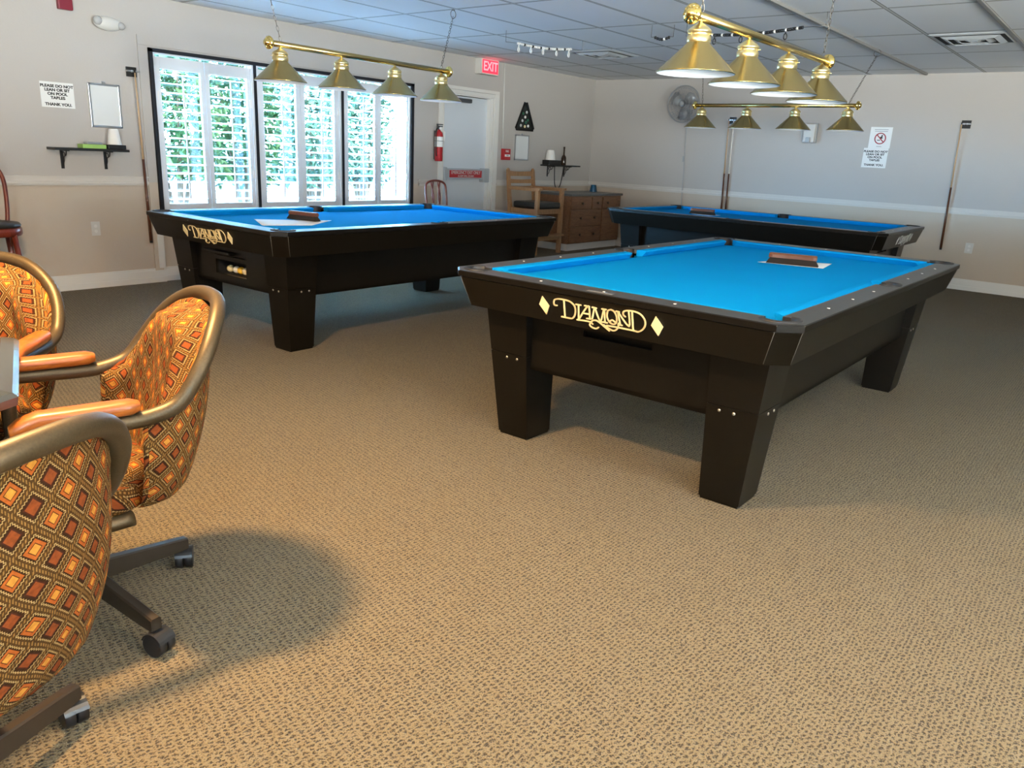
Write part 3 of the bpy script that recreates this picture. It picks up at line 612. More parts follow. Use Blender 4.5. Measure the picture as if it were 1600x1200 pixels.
# sheets of paper and brushes lying on the cloths
def paper_sheet(pts, label, z=.7645):
    c = [sum(p[i] for p in pts) / 4 for i in (0, 1)]; n = 6; vs = []
    for j in range(n + 1):
        for i in range(n + 1):
            u, v = i / n, j / n
            x = (1 - u) * (1 - v) * pts[0][0] + u * (1 - v) * pts[1][0] + u * v * pts[2][0] + (1 - u) * v * pts[3][0]; y = (1 - u) * (1 - v) * pts[0][1] + u * (1 - v) * pts[1][1] + u * v * pts[2][1] + (1 - u) * v * pts[3][1]
            vs.append((x - c[0], y - c[1], .0006 + .0012 * abs(u - .5) ** 2 * 4 * v))
    m = MB().add(vs, [(j * (n + 1) + i, j * (n + 1) + i + 1, (j + 1) * (n + 1) + i + 1, (j + 1) * (n + 1) + i) for j in range(n) for i in range(n)], 0, True)
    o = build('paper_sheet', m, M['paper'], loc=(c[0], c[1], z)); sm = o.modifiers.new('s', 'SOLIDIFY'); sm.thickness = .0006; sm.offset = 1
    return tag(o, label, 'paper', 'sheets of paper under the table brushes')
def table_brush(x, y, rz, label, L=.27):
    t = thing('table_brush', (x, y, .7672), rz, label, 'brush', 'table brushes lying on the cloths')
    h = L / 2
    b = MB().prism([(-h - .012, -.030), (h + .012, -.030), (h + .012, .030), (-h - .012, .030)], 0, .034, 0, [(-h + .008, -.016), (h - .008, -.016), (h - .008, .016), (-h + .008, .016)])
    build('bristles', b, M['bristle'], t)
    w = []
    pts = [(-h, -.02), (-h + .02, -.024), (-.04, -.019), (.04, -.019), (h - .02, -.024), (h, -.02), (h, .02), (h - .02, .024), (.04, .019), (-.04, .019), (-h + .02, .024), (-h, .02)]
    build('handle', MB().prism(pts, .033, .052).prism(pts, .052, .060, 0, [(px * .97, py * .75) for px, py in pts]), M['brushw'], t)
paper_sheet([(4.56, 1.78), (4.64, 1.42), (4.93, 1.46), (4.80, 1.72)], 'white paper sheet under the brush on the nearest pool table')
table_brush(4.635, 1.60, radians(-75), 'wooden table brush lying on the nearest pool table')
paper_sheet([(3.10, 4.68), (3.42, 4.56), (3.78, 4.80), (3.30, 5.08)], 'white paper sheet under the brush on the table by the window')
table_brush(3.60, 4.90, radians(-82), 'wooden table brush lying on the pool table by the window')
paper_sheet([(8.20, 4.04), (8.14, 3.80), (8.36, 3.76), (8.42, 4.02)], 'white paper sheet under the brush on the farthest pool table')
table_brush(8.25, 3.93, radians(-84), 'dark table brush lying on the farthest pool table')

# ------------------------------------------------------------------ billiard lamps
def chain(a, b, parent, name='chain'):
    a = Vector(a); b = Vector(b); d = b - a; L = d.length; n = max(3, int(L / .030)); u = d.normalized(); s = u.orthogonal().normalized(); w = u.cross(s); m = MB()
    for i in range(n):
        c = a + d * ((i + .5) / n); q = s if i % 2 else w; hl = L / n * .62; pts = [c + u * hl * cos(2 * pi * k / 10) + q * .0075 * sin(2 * pi * k / 10) for k in range(10)]
        m.sweep(pts, .0019, 5, True)
    return build(name, m, M['chain'], parent)
def lamp(loc, rz, label, ch):
    t = thing('billiard_lamp', loc, rz, label, 'lamp', 'four-shade brass lamps over the pool tables')
    build('rod', MB().sweep([(-.85, 0, 0), (.85, 0, 0)], .0195, 16), M['brass'], t)
    for s in (-1, 1):
        m = MB(); ax = s * .845
        m.lathe([(.001, s * 0), (.022, 0), (.040, s * .006), (.043, s * .016), (.036, s * .026), (.024, s * .030), (.022, s * .036), (.018, s * .046), (.001, s * .050)], 20, (ax, 0, 0), 'X')
        for k in range(10): a = k * pi / 5; m.sweep([(ax + s * .030, .026 * cos(a), .026 * sin(a)), (ax + s * .020, .041 * cos(a), .041 * sin(a))], .003, 5)
        build('finial', m, M['brassb'], t)
    for k in range(4):
        x = (k - 1.5) * .517
        sh = MB().lathe([(.050, -.104), (.053, -.110), (.170, -.2255), (.174, -.228), (.1745, -.231), (.172, -.2325)], 40, (x, 0, 0), cap=False)
        S = build('shade', sh, M['brass'], t)
        sh = MB().lathe([(.046, -.108), (.167, -.2275), (.171, -.2325)], 40, (x, 0, 0), cap=False); build('shade_lining', sh, M['white'], S, label='white enamel lining')
        co = MB().lathe([(.006, -.015), (.009, -.024), (.022, -.032), (.040, -.044), (.050, -.054), (.052, -.056), (.052, -.064), (.048, -.066), (.048, -.078), (.052, -.080), (.052, -.100), (.049, -.106)], 32, (x, 0, 0), cap=False)
        for a in (.6, 2.7, 4.8): co.sweep([(x + .050 * cos(a), .050 * sin(a), -.072), (x + .062 * cos(a), .062 * sin(a), -.072)], .0022, 6)
        build('shade_collar', co, M['collar'], S, label='polished ribbed collar')
    R = Matrix.Rotation(-rz, 3, 'Z')
    for lo, hi in ch:
        a = R @ (Vector(lo) - Vector(loc)); b = R @ (Vector(hi) - Vector(loc))
        chain(a, b - Vector((0, 0, .055)), t)
        build('ceiling_hook', MB().torus(b - Vector((0, 0, .036)), .032, .0028, 'Y', 16, 6).lathe([(.016, -.004), (.012, -.001), (.002, 0)], 12, b), M['chain'], t)
lamp((4.152, 1.711, 1.927), -.012, 'nearest brass billiard lamp with four cone shades over the nearest pool table', [((3.364, 1.711, 1.945), (3.33, 1.72, H)), ((4.955, 1.711, 1.945), (5.03, 1.72, H))])
lamp((4.085, 4.722, 1.93), .017, 'brass billiard lamp with four cone shades hanging before the shuttered window', [((3.318, 4.71, 1.948), (3.20, 4.72, H)), ((4.85, 4.73, 1.948), (5.24, 4.98, H))])
lamp((8.236, 3.298, 1.918), pi / 2 - .011, 'farthest brass billiard lamp with four cone shades before the far wall', [((8.236, 4.07, 1.935), (8.36, 4.18, H)), ((8.236, 2.53, 1.935), (8.547, 2.432, H))])

# ------------------------------------------------------------------ swivel chairs and game table
FR = [(-90, (-.15, -.262, .645)), (-78, (-.215, -.264, .668)), (-66, (-.262, -.258, .725)), (-54, (-.302, -.236, .785)), (-42, (-.335, -.195, .833)), (-28, (-.365, -.140, .868)), (-14, (-.387, -.072, .886)), (0, (-.393, 0, .890))]
FR = FR + [(-a, (x, -y, z)) for a, (x, y, z) in FR[:-1][::-1]]
def frame_at(phi):
    for (a, p), (b, q) in zip(FR, FR[1:]):
        if a <= phi <= b + 1e-6: return Vector(p).lerp(Vector(q), (phi - a) / (b - a))
    return Vector(FR[-1][1])
def make_chair(loc, deg, label, base_deg, legr=.31, caster_turn=(0, 0, 0, 0)):
    t = thing('swivel_chair', loc, radians(deg), label, 'chair', 'upholstered swivel chairs around the game table')
    # backrest shell
    NU, NV = 48, 18; sh = MB()
    def outer(u, v):
        phi = -90 + 180 * u; a = radians(phi); F = frame_at(phi)
        sideness = abs(sin(a)) ** 3
        Tp = F + Vector((.006 + .008 * cos(a), -sin(a) * .008, -.008 - .016 * cos(a)))
        B = Vector((-.130 - .130 * abs(cos(a)) ** .65, .200 * math.copysign(abs(sin(a)) ** .8, sin(a)), .365 + .01 * cos(a)))
        P = B.lerp(Tp, v); bul = sin(pi * min(1, v * 1.05)) * .030 * (1 - .3 * v)
        if v < .12: k = 1 - v / .12; P += Vector((cos(a) * .035 * k * k, -sin(a) * .03 * k * k, 0))
        return P + Vector((-cos(a), sin(a), 0)) * bul
    def inner(u, v):
        phi = -90 + 180 * u; a = radians(phi); O = outer(u, v)
        th = .036 + .048 * sin(pi * min(1, max(0, u))) ** .6
        rip = abs(sin(a * 2.5 + pi / 2)) ** .55 * .036 * (sin(pi * u) ** .4)
        e = min(1, (1 - v) / .10); e = math.sqrt(max(0, 1 - (1 - e) ** 2)); es = min(1, min(u, 1 - u) / .06); es = math.sqrt(max(0, 1 - (1 - es) ** 2))
        return O + Vector((cos(a), -sin(a), 0)) * (th + rip) * (.25 + .75 * e) * (.35 + .65 * es) + Vector((0, 0, .012 * e * (v > .9)))
    for fn, side in ((outer, 0), (inner, 1)):
        vs = []; uvs = []; cum = [.365] * (NU + 1); prev = [None] * (NU + 1)
        for j in range(NV + 1):
            for i in range(NU + 1):
                u, v = i / NU, j / NV; P = fn(u, v); vs.append(P); cum[i] += (P - prev[i]).length if prev[i] is not None else 0; prev[i] = P; uvs.append(((u - .5) * pi * .27 * (.85 + .15 * v), cum[i]))
        fs = [(j * (NU + 1) + i, j * (NU + 1) + i + 1, (j + 1) * (NU + 1) + i + 1, (j + 1) * (NU + 1) + i) for j in range(NV) for i in range(NU)]
        sh.add(vs, fs, 0, True, uvs)
    vs = []; uvs = []; K = 5
    def rim(pairs):
        vs = []; uvs = []
        for (A, B, un) in pairs:
            for k in range(K + 1):
                q = k / K; mid = A.lerp(B, q); n = un * sin(pi * q) * .012; vs.append(mid + n); uvs.append((mid.y, mid.z + q * .03))
        n = len(pairs); sh.add(vs, [(a * (K + 1) + k, a * (K + 1) + k + 1, (a + 1) * (K + 1) + k + 1, (a + 1) * (K + 1) + k) for a in range(n - 1) for k in range(K)], 0, True, uvs)
    rim([(outer(i / NU, 1), inner(i / NU, 1), Vector((0, 0, 1))) for i in range(NU + 1)])
    rim([(outer(0, j / NV), inner(0, j / NV), Vector((1, 0, 0))) for j in range(NV + 1)]); rim([(outer(1, j / NV), inner(1, j / NV), Vector((1, 0, 0))) for j in range(NV + 1)])
    rim([(outer(i / NU, 0), inner(i / NU, 0), Vector((0, 0, -.2))) for i in range(NU + 1)])
    build('backrest', sh, M['fabric'], t)
    # seat cushion
    se = MB(); NA = 40; rings = [(.0, .368, .80), (.0, .366, .90), (.0, .375, .97), (.0, .40, 1.), (.0, .44, 1.), (.0, .465, .985), (.0, .482, .93), (.0, .490, .82), (.0, .497, .5), (.0, .50, .01)]
    vs = []; uvs = []
    for _, z, k in rings:
        for i in range(NA):
            a = 2 * pi * i / NA; cx = .045; rx = .225; ry = .232
            x = cx + rx * k * math.copysign(abs(cos(a)) ** .62, cos(a)); y = ry * k * math.copysign(abs(sin(a)) ** .62, sin(a)) * (1 - .12 * (cx - x) / .25 if x < cx else 1)
            vs.append((x, y, z)); uvs.append((y + (0 if z > .46 else 0), x + (z - .5) * 1.2 if z > .46 else (.46 - z) + x * .9))
    se.add(vs, [(r * NA + i, r * NA + (i + 1) % NA, (r + 1) * NA + (i + 1) % NA, (r + 1) * NA + i) for r in range(len(rings) - 1) for i in range(NA)], 0, True, uvs)
    se.add([vs[i] for i in range(NA)], [tuple(range(NA))])
    build('seat', se, M['fabric'], t)
    # one tube: back hoop running into both arms, down the front and back under the seat
    pts = [(-.10, -.195, .352), (.05, -.215, .350), (.12, -.235, .355), (.175, -.258, .40), (.192, -.262, .50), (.175, -.262, .60), (.12, -.262, .640), (.02, -.262, .643), (-.08, -.262, .640)]
    path = pts + [p for a, p in FR] + [(x, -y, z) for x, y, z in pts[::-1]]
    build('tube_frame', MB().sweep(smooth_path(path, 5), .0205, 14), M['bronze'], t)
    for s in (-1, 1):
        a = MB(); n = 14; vs = []; prof = []
        for i in range(n + 1):
            q = i / n; x = -.125 + .275 * q; e = min(1, min(q, 1 - q) / .07); e = math.sqrt(max(.02, 1 - (1 - e) ** 2)); w = (.0255 + .004 * sin(pi * q)) * (.55 + .45 * e); zz = .661
            dz = -.020 * max(0, q - .8) / .2
            for k in range(12):
                th = 2 * pi * k / 12; vs.append((x, s * .262 + w * math.copysign(abs(cos(th)) ** .6, cos(th)), zz + dz + .0185 * (.6 + .4 * e) * math.copysign(abs(sin(th)) ** .7, sin(th)) + .0175))
        a.add(vs, [(i * 12 + k, i * 12 + (k + 1) % 12, (i + 1) * 12 + (k + 1) % 12, (i + 1) * 12 + k) for i in range(n) for k in range(12)], 0, True)
        a.add([vs[k] for k in range(12)], [tuple(range(12))]).add([vs[n * 12 + k] for k in range(12)], [tuple(range(12))])
        build('armrest', a, M['oak'], t)
    c = MB().lathe([(.09, .362), (.085, .350), (.03, .335), (.028, .20), (.034, .195), (.036, .09), (.030, .075)], 20).box(-.10, .14, -.20, -.16, .340, .366).box(-.10, .14, .16, .20, .340, .366).box(-.05, .05, -.19, .19, .342, .364)
    build('swivel_column', c, M['darkbronze'], t)
    for k in range(4):
        an = radians(base_deg - deg + 90 * k); d = Vector((cos(an), sin(an), 0)); w = Vector((-sin(an), cos(an), 0)); m = MB(); vs = []
        for r_, zt_, zb_, hw in ((.02, .155, .095, .016), (legr - .03, .112, .070, .0145), (legr + .010, .105, .070, .0145)):
            for ww, z in ((-hw, zb_), (hw, zb_), (hw, zt_ - .004), (hw * .7, zt_), (-hw * .7, zt_), (-hw, zt_ - .004)): q = d * r_ + w * ww; vs.append((q.x, q.y, z))
        m.add(vs, [(5, 4, 3, 2, 1, 0), (12, 13, 14, 15, 16, 17)] + [(i * 6 + j, i * 6 + (j + 1) % 6, (i + 1) * 6 + (j + 1) % 6, (i + 1) * 6 + j) for i in range(2) for j in range(6)])
        leg = build('base_leg', m, M['darkbronze'], t)
        ct = radians(caster_turn[k]) + an; e = Vector((cos(ct), sin(ct), 0)); f_ = Vector((-sin(ct), cos(ct), 0)); cc = d * legr
        cm = MB().sweep([cc + Vector((0, 0, .05)), cc + Vector((0, 0, .075))], .006, 8)
        ctr = cc + e * .012 + Vector((0, 0, .033))
        for s in (-1, 1):
            for (a0, a1, r_) in ((.002, .026, .033),): cm.sweep([ctr + f_ * s * a0, ctr + f_ * s * (a0 + .002), ctr + f_ * s * (a1 - .002), ctr + f_ * s * a1], [r_ * .9, r_, r_, r_ * .88], 20)
        hood = [ctr + Vector((e.x * .0355 * cos(b), e.y * .0355 * cos(b), .0355 * sin(b))) for b in [radians(q) for q in range(20, 161, 14)]]
        hv = [h + f_ * s * .026 for h in hood for s in (-1, 1)] + [h - (h - ctr) * .12 + f_ * s * .026 for h in hood for s in (-1, 1)]; nh = len(hood)
        cm.add(hv, [(2 * i, 2 * i + 1, 2 * i + 3, 2 * i + 2) for i in range(nh - 1)] + [(2 * i + 2 * nh, 2 * i + 1 + 2 * nh, 2 * i + 3 + 2 * nh, 2 * i + 2 + 2 * nh) for i in range(nh - 1)] + [(2 * i + s, 2 * i + 2 + s, 2 * i + 2 + s + 2 * nh, 2 * i + s + 2 * nh) for i in range(nh - 1) for s in (0, 1)], 0, False)
        build('caster', cm, M['caster'], leg)
    return t
make_chair((.783, 2.115, 0), 167, 'patterned swivel chair in the middle, turned so its open seat and both wooden arms show', 7, caster_turn=(50, 70, 30, 10))
make_chair((.69, 2.785, 0), 229, 'patterned swivel chair on the far side of the game table, seen from the front', -20)
make_chair((.24, 1.52, 0), 112, 'patterned swivel chair nearest the camera, seen from behind', 26, legr=.36, caster_turn=(60, 20, 0, 10))
# octagonal game table
gt = thing('game_table', (.06, 2.40, 0), 0, 'black eight-sided table with a glossy rim among the patterned swivel chairs', 'table')
V1 = Vector((.803 - .06, 2.435 - 2.40)); V2 = Vector((.61 - .06, 1.90 - 2.40)); aR = .687 / cos(pi / 8); a0 = math.atan2(V1.y, V1.x)
def oct8(r): return [(r * cos(a0 + k * pi / 4), r * sin(a0 + k * pi / 4)) for k in range(8)]
build('table_top', MB().prism(oct8(aR - .055), .715, .748), M['tabblack'], gt)
rm = MB(); prof = [(aR - .05, .749), (aR - .045, .752), (aR - .012, .745), (aR, .735), (aR - .004, .715), (aR - .03, .705), (aR - .12, .705), (aR - .12, .715)]
vs = [(x, y, z) for r, z in prof for x, y in oct8(r)]
rm.add(vs, [(i * 8 + k, i * 8 + (k + 1) % 8, (i + 1) * 8 + (k + 1) % 8, (i + 1) * 8 + k) for i in range(len(prof) - 1) for k in range(8)])
build('table_rim', rm, M['tabrim'], gt)
for k in range(8):
    a = a0 + (k + .5) * pi / 4; c = Vector((cos(a), sin(a), 0)); w = Vector((-sin(a), cos(a), 0)); ctr = c * .555; m = MB()
    for s in (-1, 1):
        m.obox(ctr + c * s * .040 + Vector((0, 0, .749)), c * .0025, w * .075, Vector((0, 0, .001))); m.obox(ctr + w * s * .075 + Vector((0, 0, .749)), c * .0425, w * .0025, Vector((0, 0, .001)))
    build('chip_well_edge', m, M['tabline'], gt, label='pale outline of a chip well'); build('chip_well', MB().obox(ctr + Vector((0, 0, .7485)), c * .032, w * .035, Vector((0, 0, .001))), M['liner'], gt)
build('pedestal', MB().prism(oct8(.30), .62, .706).prism(oct8(.13), .04, .62).prism(oct8(.26), 0, .05), M['tabblack'], gt)
for k in range(8):
    if k not in (3, 7): continue
    x, y = oct8(aR - .17)[k]; a = math.atan2(y, x); c = Vector((cos(a), sin(a), 0)); w = Vector((-sin(a), cos(a), 0)); m = MB(); vs = []
    for z, hw in ((0, .022), (.62, .042), (.706, .042)):
        for i, j in ((-1, -1), (1, -1), (1, 1), (-1, 1)): q = Vector((x, y, 0)) * .93 + c * hw * i + w * hw * j; vs.append((q.x, q.y, z))
    m.add(vs, [(3, 2, 1, 0), (8, 9, 10, 11)] + [(r * 4 + i, r * 4 + (i + 1) % 4, (r + 1) * 4 + (i + 1) % 4, (r + 1) * 4 + i) for r in range(2) for i in range(4)])
    build('table_leg', m, M['tabblack'], gt)

# ------------------------------------------------------------------ stool, cafe chair, spectator chair
st = thing('bar_stool', (2.115, 6.72, 0), radians(-100), 'red-brown wooden bar stool with black round seat at the left picture edge', 'stool')
build('seat_pad', MB().lathe([(.185, .600), (.205, .606), (.212, .618), (.200, .634), (.12, .645), (.001, .648)], 36), M['vinyl'], st, label='black vinyl seat pad')
build('seat_ring', MB().lathe([(.17, .540), (.205, .540), (.214, .55), (.214, .595), (.205, .602), (.17, .602)], 36, cap=False), M['mahog'], st)
for sx, sy in ((1, 1), (1, -1), (-1, 1), (-1, -1)):
    build('leg', MB().sweep([(sx * .205, sy * .195, 0), (sx * .165, sy * .155, .30), (sx * .140, sy * .135, .55)], [.015, .020, .022], 8), M['mahog'], st)
    build('brace', MB().sweep(smooth_path([(sx * .165, sy * .155, .40), (sx * .10, sy * .15, .49), (sx * .04, sy * .145, .545)], 4), .010, 6), M['mahog'], st)
build('foot_ring', MB().torus((0, 0, .36), .185, .011, 'Z', 32, 8), M['mahog'], st)
build('back_frame', MB().sweep(smooth_path([(-.15, -.14, .56), (-.19, -.165, .75), (-.235, -.165, .95), (-.26, -.10, 1.06), (-.268, 0, 1.09), (-.26, .10, 1.06), (-.235, .165, .95), (-.19, .165, .75), (-.15, .14, .56)], 5), .016, 10), M['mahog'], st)
for y in (-.07, 0, .07): build('back_spindle', MB().sweep(smooth_path([(-.17, y * .7, .60), (-.21, y, .80), (-.255, y * 1.1, 1.07)], 4), .009, 8), M['mahog'], st)

cc = thing('cafe_chair', (7.03, 6.66, 0), radians(-86), 'reddish bentwood chair with vase-shaped back slats before the exit door', 'chair')
build('back_frame', MB().sweep(smooth_path([(-.17, -.175, .44), (-.20, -.185, .62), (-.225, -.19, .84), (-.235, -.155, .925), (-.24, 0, .955), (-.235, .155, .925), (-.225, .19, .84), (-.20, .185, .62), (-.17, .175, .44)], 5), .013, 10), M['cherry'], cc)
for y0, y1, y2 in ((-.10, -.045, -.085), (-.035, -.075, -.04), (.035, .075, .04), (.10, .045, .085)):
    build('back_slat', MB().sweep(smooth_path([(-.18, y0, .46), (-.20, y0 * .8, .60), (-.218, y1, .76), (-.238, y2, .938)], 5), .009, 8), M['cherry'], cc)
build('seat', MB().lathe([(.20, .43), (.215, .44), (.215, .462), (.20, .47), (.001, .472)], 32), M['cherry'], cc)
for sx, sy in ((1, 1), (1, -1), (-1, 1), (-1, -1)): build('leg', MB().sweep([(sx * .20, sy * .185, 0), (sx * .155, sy * .15, .44)], [.013, .018], 8), M['cherry'], cc)
build('leg_ring', MB().torus((0, 0, .22), .21, .009, 'Z', 32, 8, sc=(.9, .84)), M['cherry'], cc)

sp = thing('spectator_chair', (8.765, 6.68, 0), 0, 'tall light wooden armchair with black cushion and footrest, beside the dresser', 'chair')
for sx in (-1, 1):
    build('front_leg', MB().box(sx * .275 - .024, sx * .275 + .024, -.27, -.215, 0, .865, bev=.004), M['maple'], sp)
    build('back_leg', MB().prism([(sx * .275 - .022, .20), (sx * .275 + .022, .20), (sx * .275 + .022, .25), (sx * .275 - .022, .25)], 0, .60).prism([(sx * .275 - .022, .20), (sx * .275 + .022, .20), (sx * .275 + .022, .25), (sx * .275 - .022, .25)], .60, 1.10, 0, [(sx * .275 - .022, .27), (sx * .275 + .022, .27), (sx * .275 + .022, .305), (sx * .275 - .022, .305)]).sphere((sx * .275, .288, 1.105), .023, 10), M['maple'], sp)
    build('armrest', MB().prism([(sx * .275 - .036, -.295), (sx * .275 + .036, -.295), (sx * .275 + .030, .24), (sx * .275 - .030, .24)], .862, .890).box(sx * .275 - .02, sx * .275 + .02, -.22, .22, .845, .864), M['maple'], sp)
    build('side_rail', MB().box(sx * .275 - .012, sx * .275 + .012, -.22, .21, .545, .610), M['maple'], sp)
    build('side_stretcher', MB().box(sx * .275 - .012, sx * .275 + .012, -.22, .21, .20, .245), M['maple'], sp)
for z, h_ in ((1.02, .065), (.925, .055), (.845, .045)):
    y_ = .225 + (z - .60) / .5 * .065
    vs = []; n = 8
    for i in range(n + 1):
        q = i / n; x = -.26 + .52 * q; yy = y_ + .018 * sin(pi * q) - .006
        for dy, dz in ((0, 0), (.016, 0), (.018, h_ + .004 - .010 * sin(pi * q)), (.002, h_ + .004 - .010 * sin(pi * q))): vs.append((x, yy + dy, z + dz))
    build('back_slat', MB().add(vs, [(0, 1, 2, 3), (n * 4 + 3, n * 4 + 2, n * 4 + 1, n * 4)] + [(i * 4 + k, i * 4 + (k + 1) % 4, (i + 1) * 4 + (k + 1) % 4, (i + 1) * 4 + k) for i in range(n) for k in range(4)]), M['maple'], sp)
build('seat_rail', MB().box(-.255, .255, -.255, -.230, .545, .610).box(-.255, .255, .205, .228, .545, .610), M['maple'], sp)
build('seat_cushion', MB().box(-.245, .245, -.262, .20, .608, .700, bev=.032), M['vinyl'], sp, label='black vinyl seat cushion')
build('footrest', MB().box(-.252, .252, -.345, -.225, .245, .272, bev=.005).box(-.252, .252, -.262, -.238, .19, .247), M['maple'], sp)

# ------------------------------------------------------------------ dresser in the corner
dr = thing('dresser', (9.98, 6.78, 0), 0, 'long brown wooden dresser with grey top standing in the room corner', 'dresser')
def D(mb): return mb.xf(Matrix.Translation((-9.98, -6.78, 0)))
dx0, dx1, dy0, dy1 = 9.30, 10.665, 6.455, 7.07
build('carcass', D(MB().box(dx0, dx1, dy0 + .02, dy1, .10, .775)), M['dresser'], dr)
build('plinth', D(MB().box(dx0 + .015, dx1 - .01, dy0 + .035, dy1 - .02, 0, .10)), M['trim'], dr, label='white plinth board')
build('dresser_top', D(MB().box(dx0 - .012, dx1 + .01, dy0 - .012, dy1 + .012, .775, .805, bev=.004)), M['dressertop'], dr, label='grey laminate top')
rows = [(9.325, 9.845, .590, .755, (9.585,)), (9.86, 10.12, .590, .755, (9.99,)), (10.145, 10.64, .590, .755, (10.26,)), (9.325, 10.12, .350, .578, (9.56, 9.92)), (9.325, 10.12, .115, .338, (9.56, 9.92)), (10.145, 10.64, .115, .578, ())]
for a, b_, z0, z1, ks in rows:
    nm = 'drawer' if ks else 'door_panel'
    d_ = build(nm, D(MB().box(a, b_, dy0 + .001, dy0 + .022, z0, z1, bev=.004)), M['dresser'], dr)
    for kx in ks: build('knob', D(MB().lathe([(.008, 0), (.008, -.012), (.019, -.018), (.019, -.026), (.001, -.030)], 14, (kx, dy0 + .002, (z0 + z1) / 2), 'Y')), M['knob'], d_)
bc = build('blue_cup', MB().lathe([(.058, 0), (.058, .004), (.040, .10), (.042, .104), (.036, .104), (.050, .008), (.001, .008)], 4), M['teal'], loc=(10.47, 6.86, .806)); bc.rotation_euler[2] = .6
tag(bc, 'small dark blue tapered container on the grey dresser top near the corner', 'container')

# ------------------------------------------------------------------ things on the window wall
y0 = YW
t = thing('fire_strobe', (2.98, y0, 2.24), 0, 'dark red fire strobe high on the wall at the top picture edge', 'fire alarm'); build('strobe_body', MB().box(-.055, .055, -.045, -.001, 0, .16, bev=.008), M['redglass'], t); build('strobe_lens', MB().box(-.03, .03, -.062, -.045, .085, .135, bev=.006), M['lens'], t)
t = thing('emergency_light', (3.30, y0, 2.185), 0, 'off-white twin-head emergency light above the whiteboard', 'emergency light')
build('housing', MB().sphere((0, -.040, 0), .072, 20, sc=(1.65, .52, .78)), M['offwhite'], t)
build('lamp_head', MB().sphere((-.085, -.055, .012), .036, 16, sc=(1, .7, 1)), M['lens'], t); build('lamp_head', MB().sphere((.10, -.06, -.008), .034, 16, sc=(.9, .8, .9)), M['lens'], t)
def notice(loc, wx, hz, lines, label, face, size, group=None):
    t = thing('paper_notice', loc, 0, label, 'notice', group)
    if face == 'y': build('sheet', MB().box(-wx / 2, wx / 2, -.002, -.0005, -hz / 2, hz / 2), M['paper'], t)
    else: build('sheet', MB().box(-.002, -.0005, -wx / 2, wx / 2, -hz / 2, hz / 2), M['paper'], t)
    for body, z in lines:
        text('lettering', body, size, M['ink'], t, (face_y(0, -.003, z) if face == 'y' else face_x(-.003, 0, z)), off=.0012, sx=1.12)
    return t
LN = [('PLEASE DO NOT', .066), ('LEAN OR SIT', .036), ('ON POOL', .006), ('TABLES', -.024), ('THANK YOU.', -.074)]
notice((2.861, y0, 1.591), .255, .195, LN, 'white notice reading PLEASE DO NOT LEAN OR SIT, left of the whiteboard', 'y', .030)
def whiteboard(loc, w, h, label):
    t = thing('whiteboard', loc, 0, label, 'whiteboard'); build('writing_face', MB().box(-w / 2, w / 2, -.008, -.001, -h / 2, h / 2), M['wbd'], t)
    f = MB()
    for a, b_, c_, d_ in ((-w / 2, w / 2, h / 2 - .018, h / 2), (-w / 2, w / 2, -h / 2, -h / 2 + .018), (-w / 2, -w / 2 + .018, -h / 2, h / 2), (w / 2 - .018, w / 2, -h / 2, h / 2)): f.box(a, b_, -.015, -.001, c_, d_, bev=.004)
    build('aluminium_frame', f, M['alu'], t); build('hanger', MB().box(-.012, .012, -.016, -.002, h / 2 - .004, h / 2 + .016), M['alu'], t)
whiteboard((3.232, y0, 1.535), .262, .355, 'small framed whiteboard on the wall above the left shelf')
whiteboard((8.935, y0, 1.40), .315, .345, 'small framed whiteboard below the ball rack')
def shelf(loc, w, d, label, bxs):
    t = thing('wall_shelf', loc, 0, label, 'shelf', None); build('board', MB().box(-w / 2, w / 2, -d, -.001, -.02, 0, bev=.003), M['shelf'], t)
    for bx_ in bxs:
        m = MB().box(bx_ - .012, bx_ + .012, -.008, -.001, -.17, -.02).box(bx_ - .012, bx_ + .012, -d + .03, -.001, -.028, -.02)
        m.sweep(smooth_path([(bx_, -.006, -.15), (bx_, -.035, -.11), (bx_, -.045, -.075), (bx_, -.085, -.06), (bx_, -.10, -.028)], 4), .005, 6)
        m.torus((bx_, -.045, -.055), .020, .004, 'X', 14, 6)
        build('bracket', m, M['shelf'], t)
    return t
shelf((3.03, y0, 1.185), .60, .165, 'black wall shelf with scrolled brackets, left of the window', (-.19, .16))
def cue_chalk(loc, label, h=.13, r=.055): tag(build('chalk_cone', MB().lathe([(r, 0), (r, .005), (r * .72, h - .012), (r * .60, h), (.001, h)], 24), M['chalk'], loc=loc), label, 'chalk', 'white hand chalk cones')
tag(build('black_tray', MB().box(-.075, .075, -.05, .05, 0, .035, bev=.004), M['shelf'], loc=(3.245, y0 - .08, 1.186)), 'low black box at the right end of the left shelf', 'box')
cue_chalk((3.245, y0 - .08, 1.222), 'white tapered hand chalk cone on the left shelf')
tag(build('green_carton', MB().box(-.095, .095, -.05, .05, 0, .032, bev=.002), M['green'], loc=(3.055, y0 - .085, 1.186)), 'light green carton lying on the left shelf', 'box')
tag(build('grey_booklet', MB().box(-.06, .06, -.04, .04, 0, .018, bev=.002), M['alu'], loc=(3.065, y0 - .085, 1.219)), 'grey box lying on top of the green carton', 'box')
def cue_holder_y(loc, label):
    t = thing('cue_holder', loc, 0, label, 'cue holder', None); build('back_plate', MB().box(-.045, .045, -.012, -.001, -.045, .035, bev=.003), M['shelf'], t); build('clip_arm', MB().box(-.055, .055, -.05, -.012, -.006, .006).box(-.016, -.010, -.055, -.03, -.012, .008).box(.010, .016, -.055, -.03, -.012, .008), M['alu'], t)
cue_holder_y((3.478, y0, 1.835), 'black cue holder on the wall left of the window')
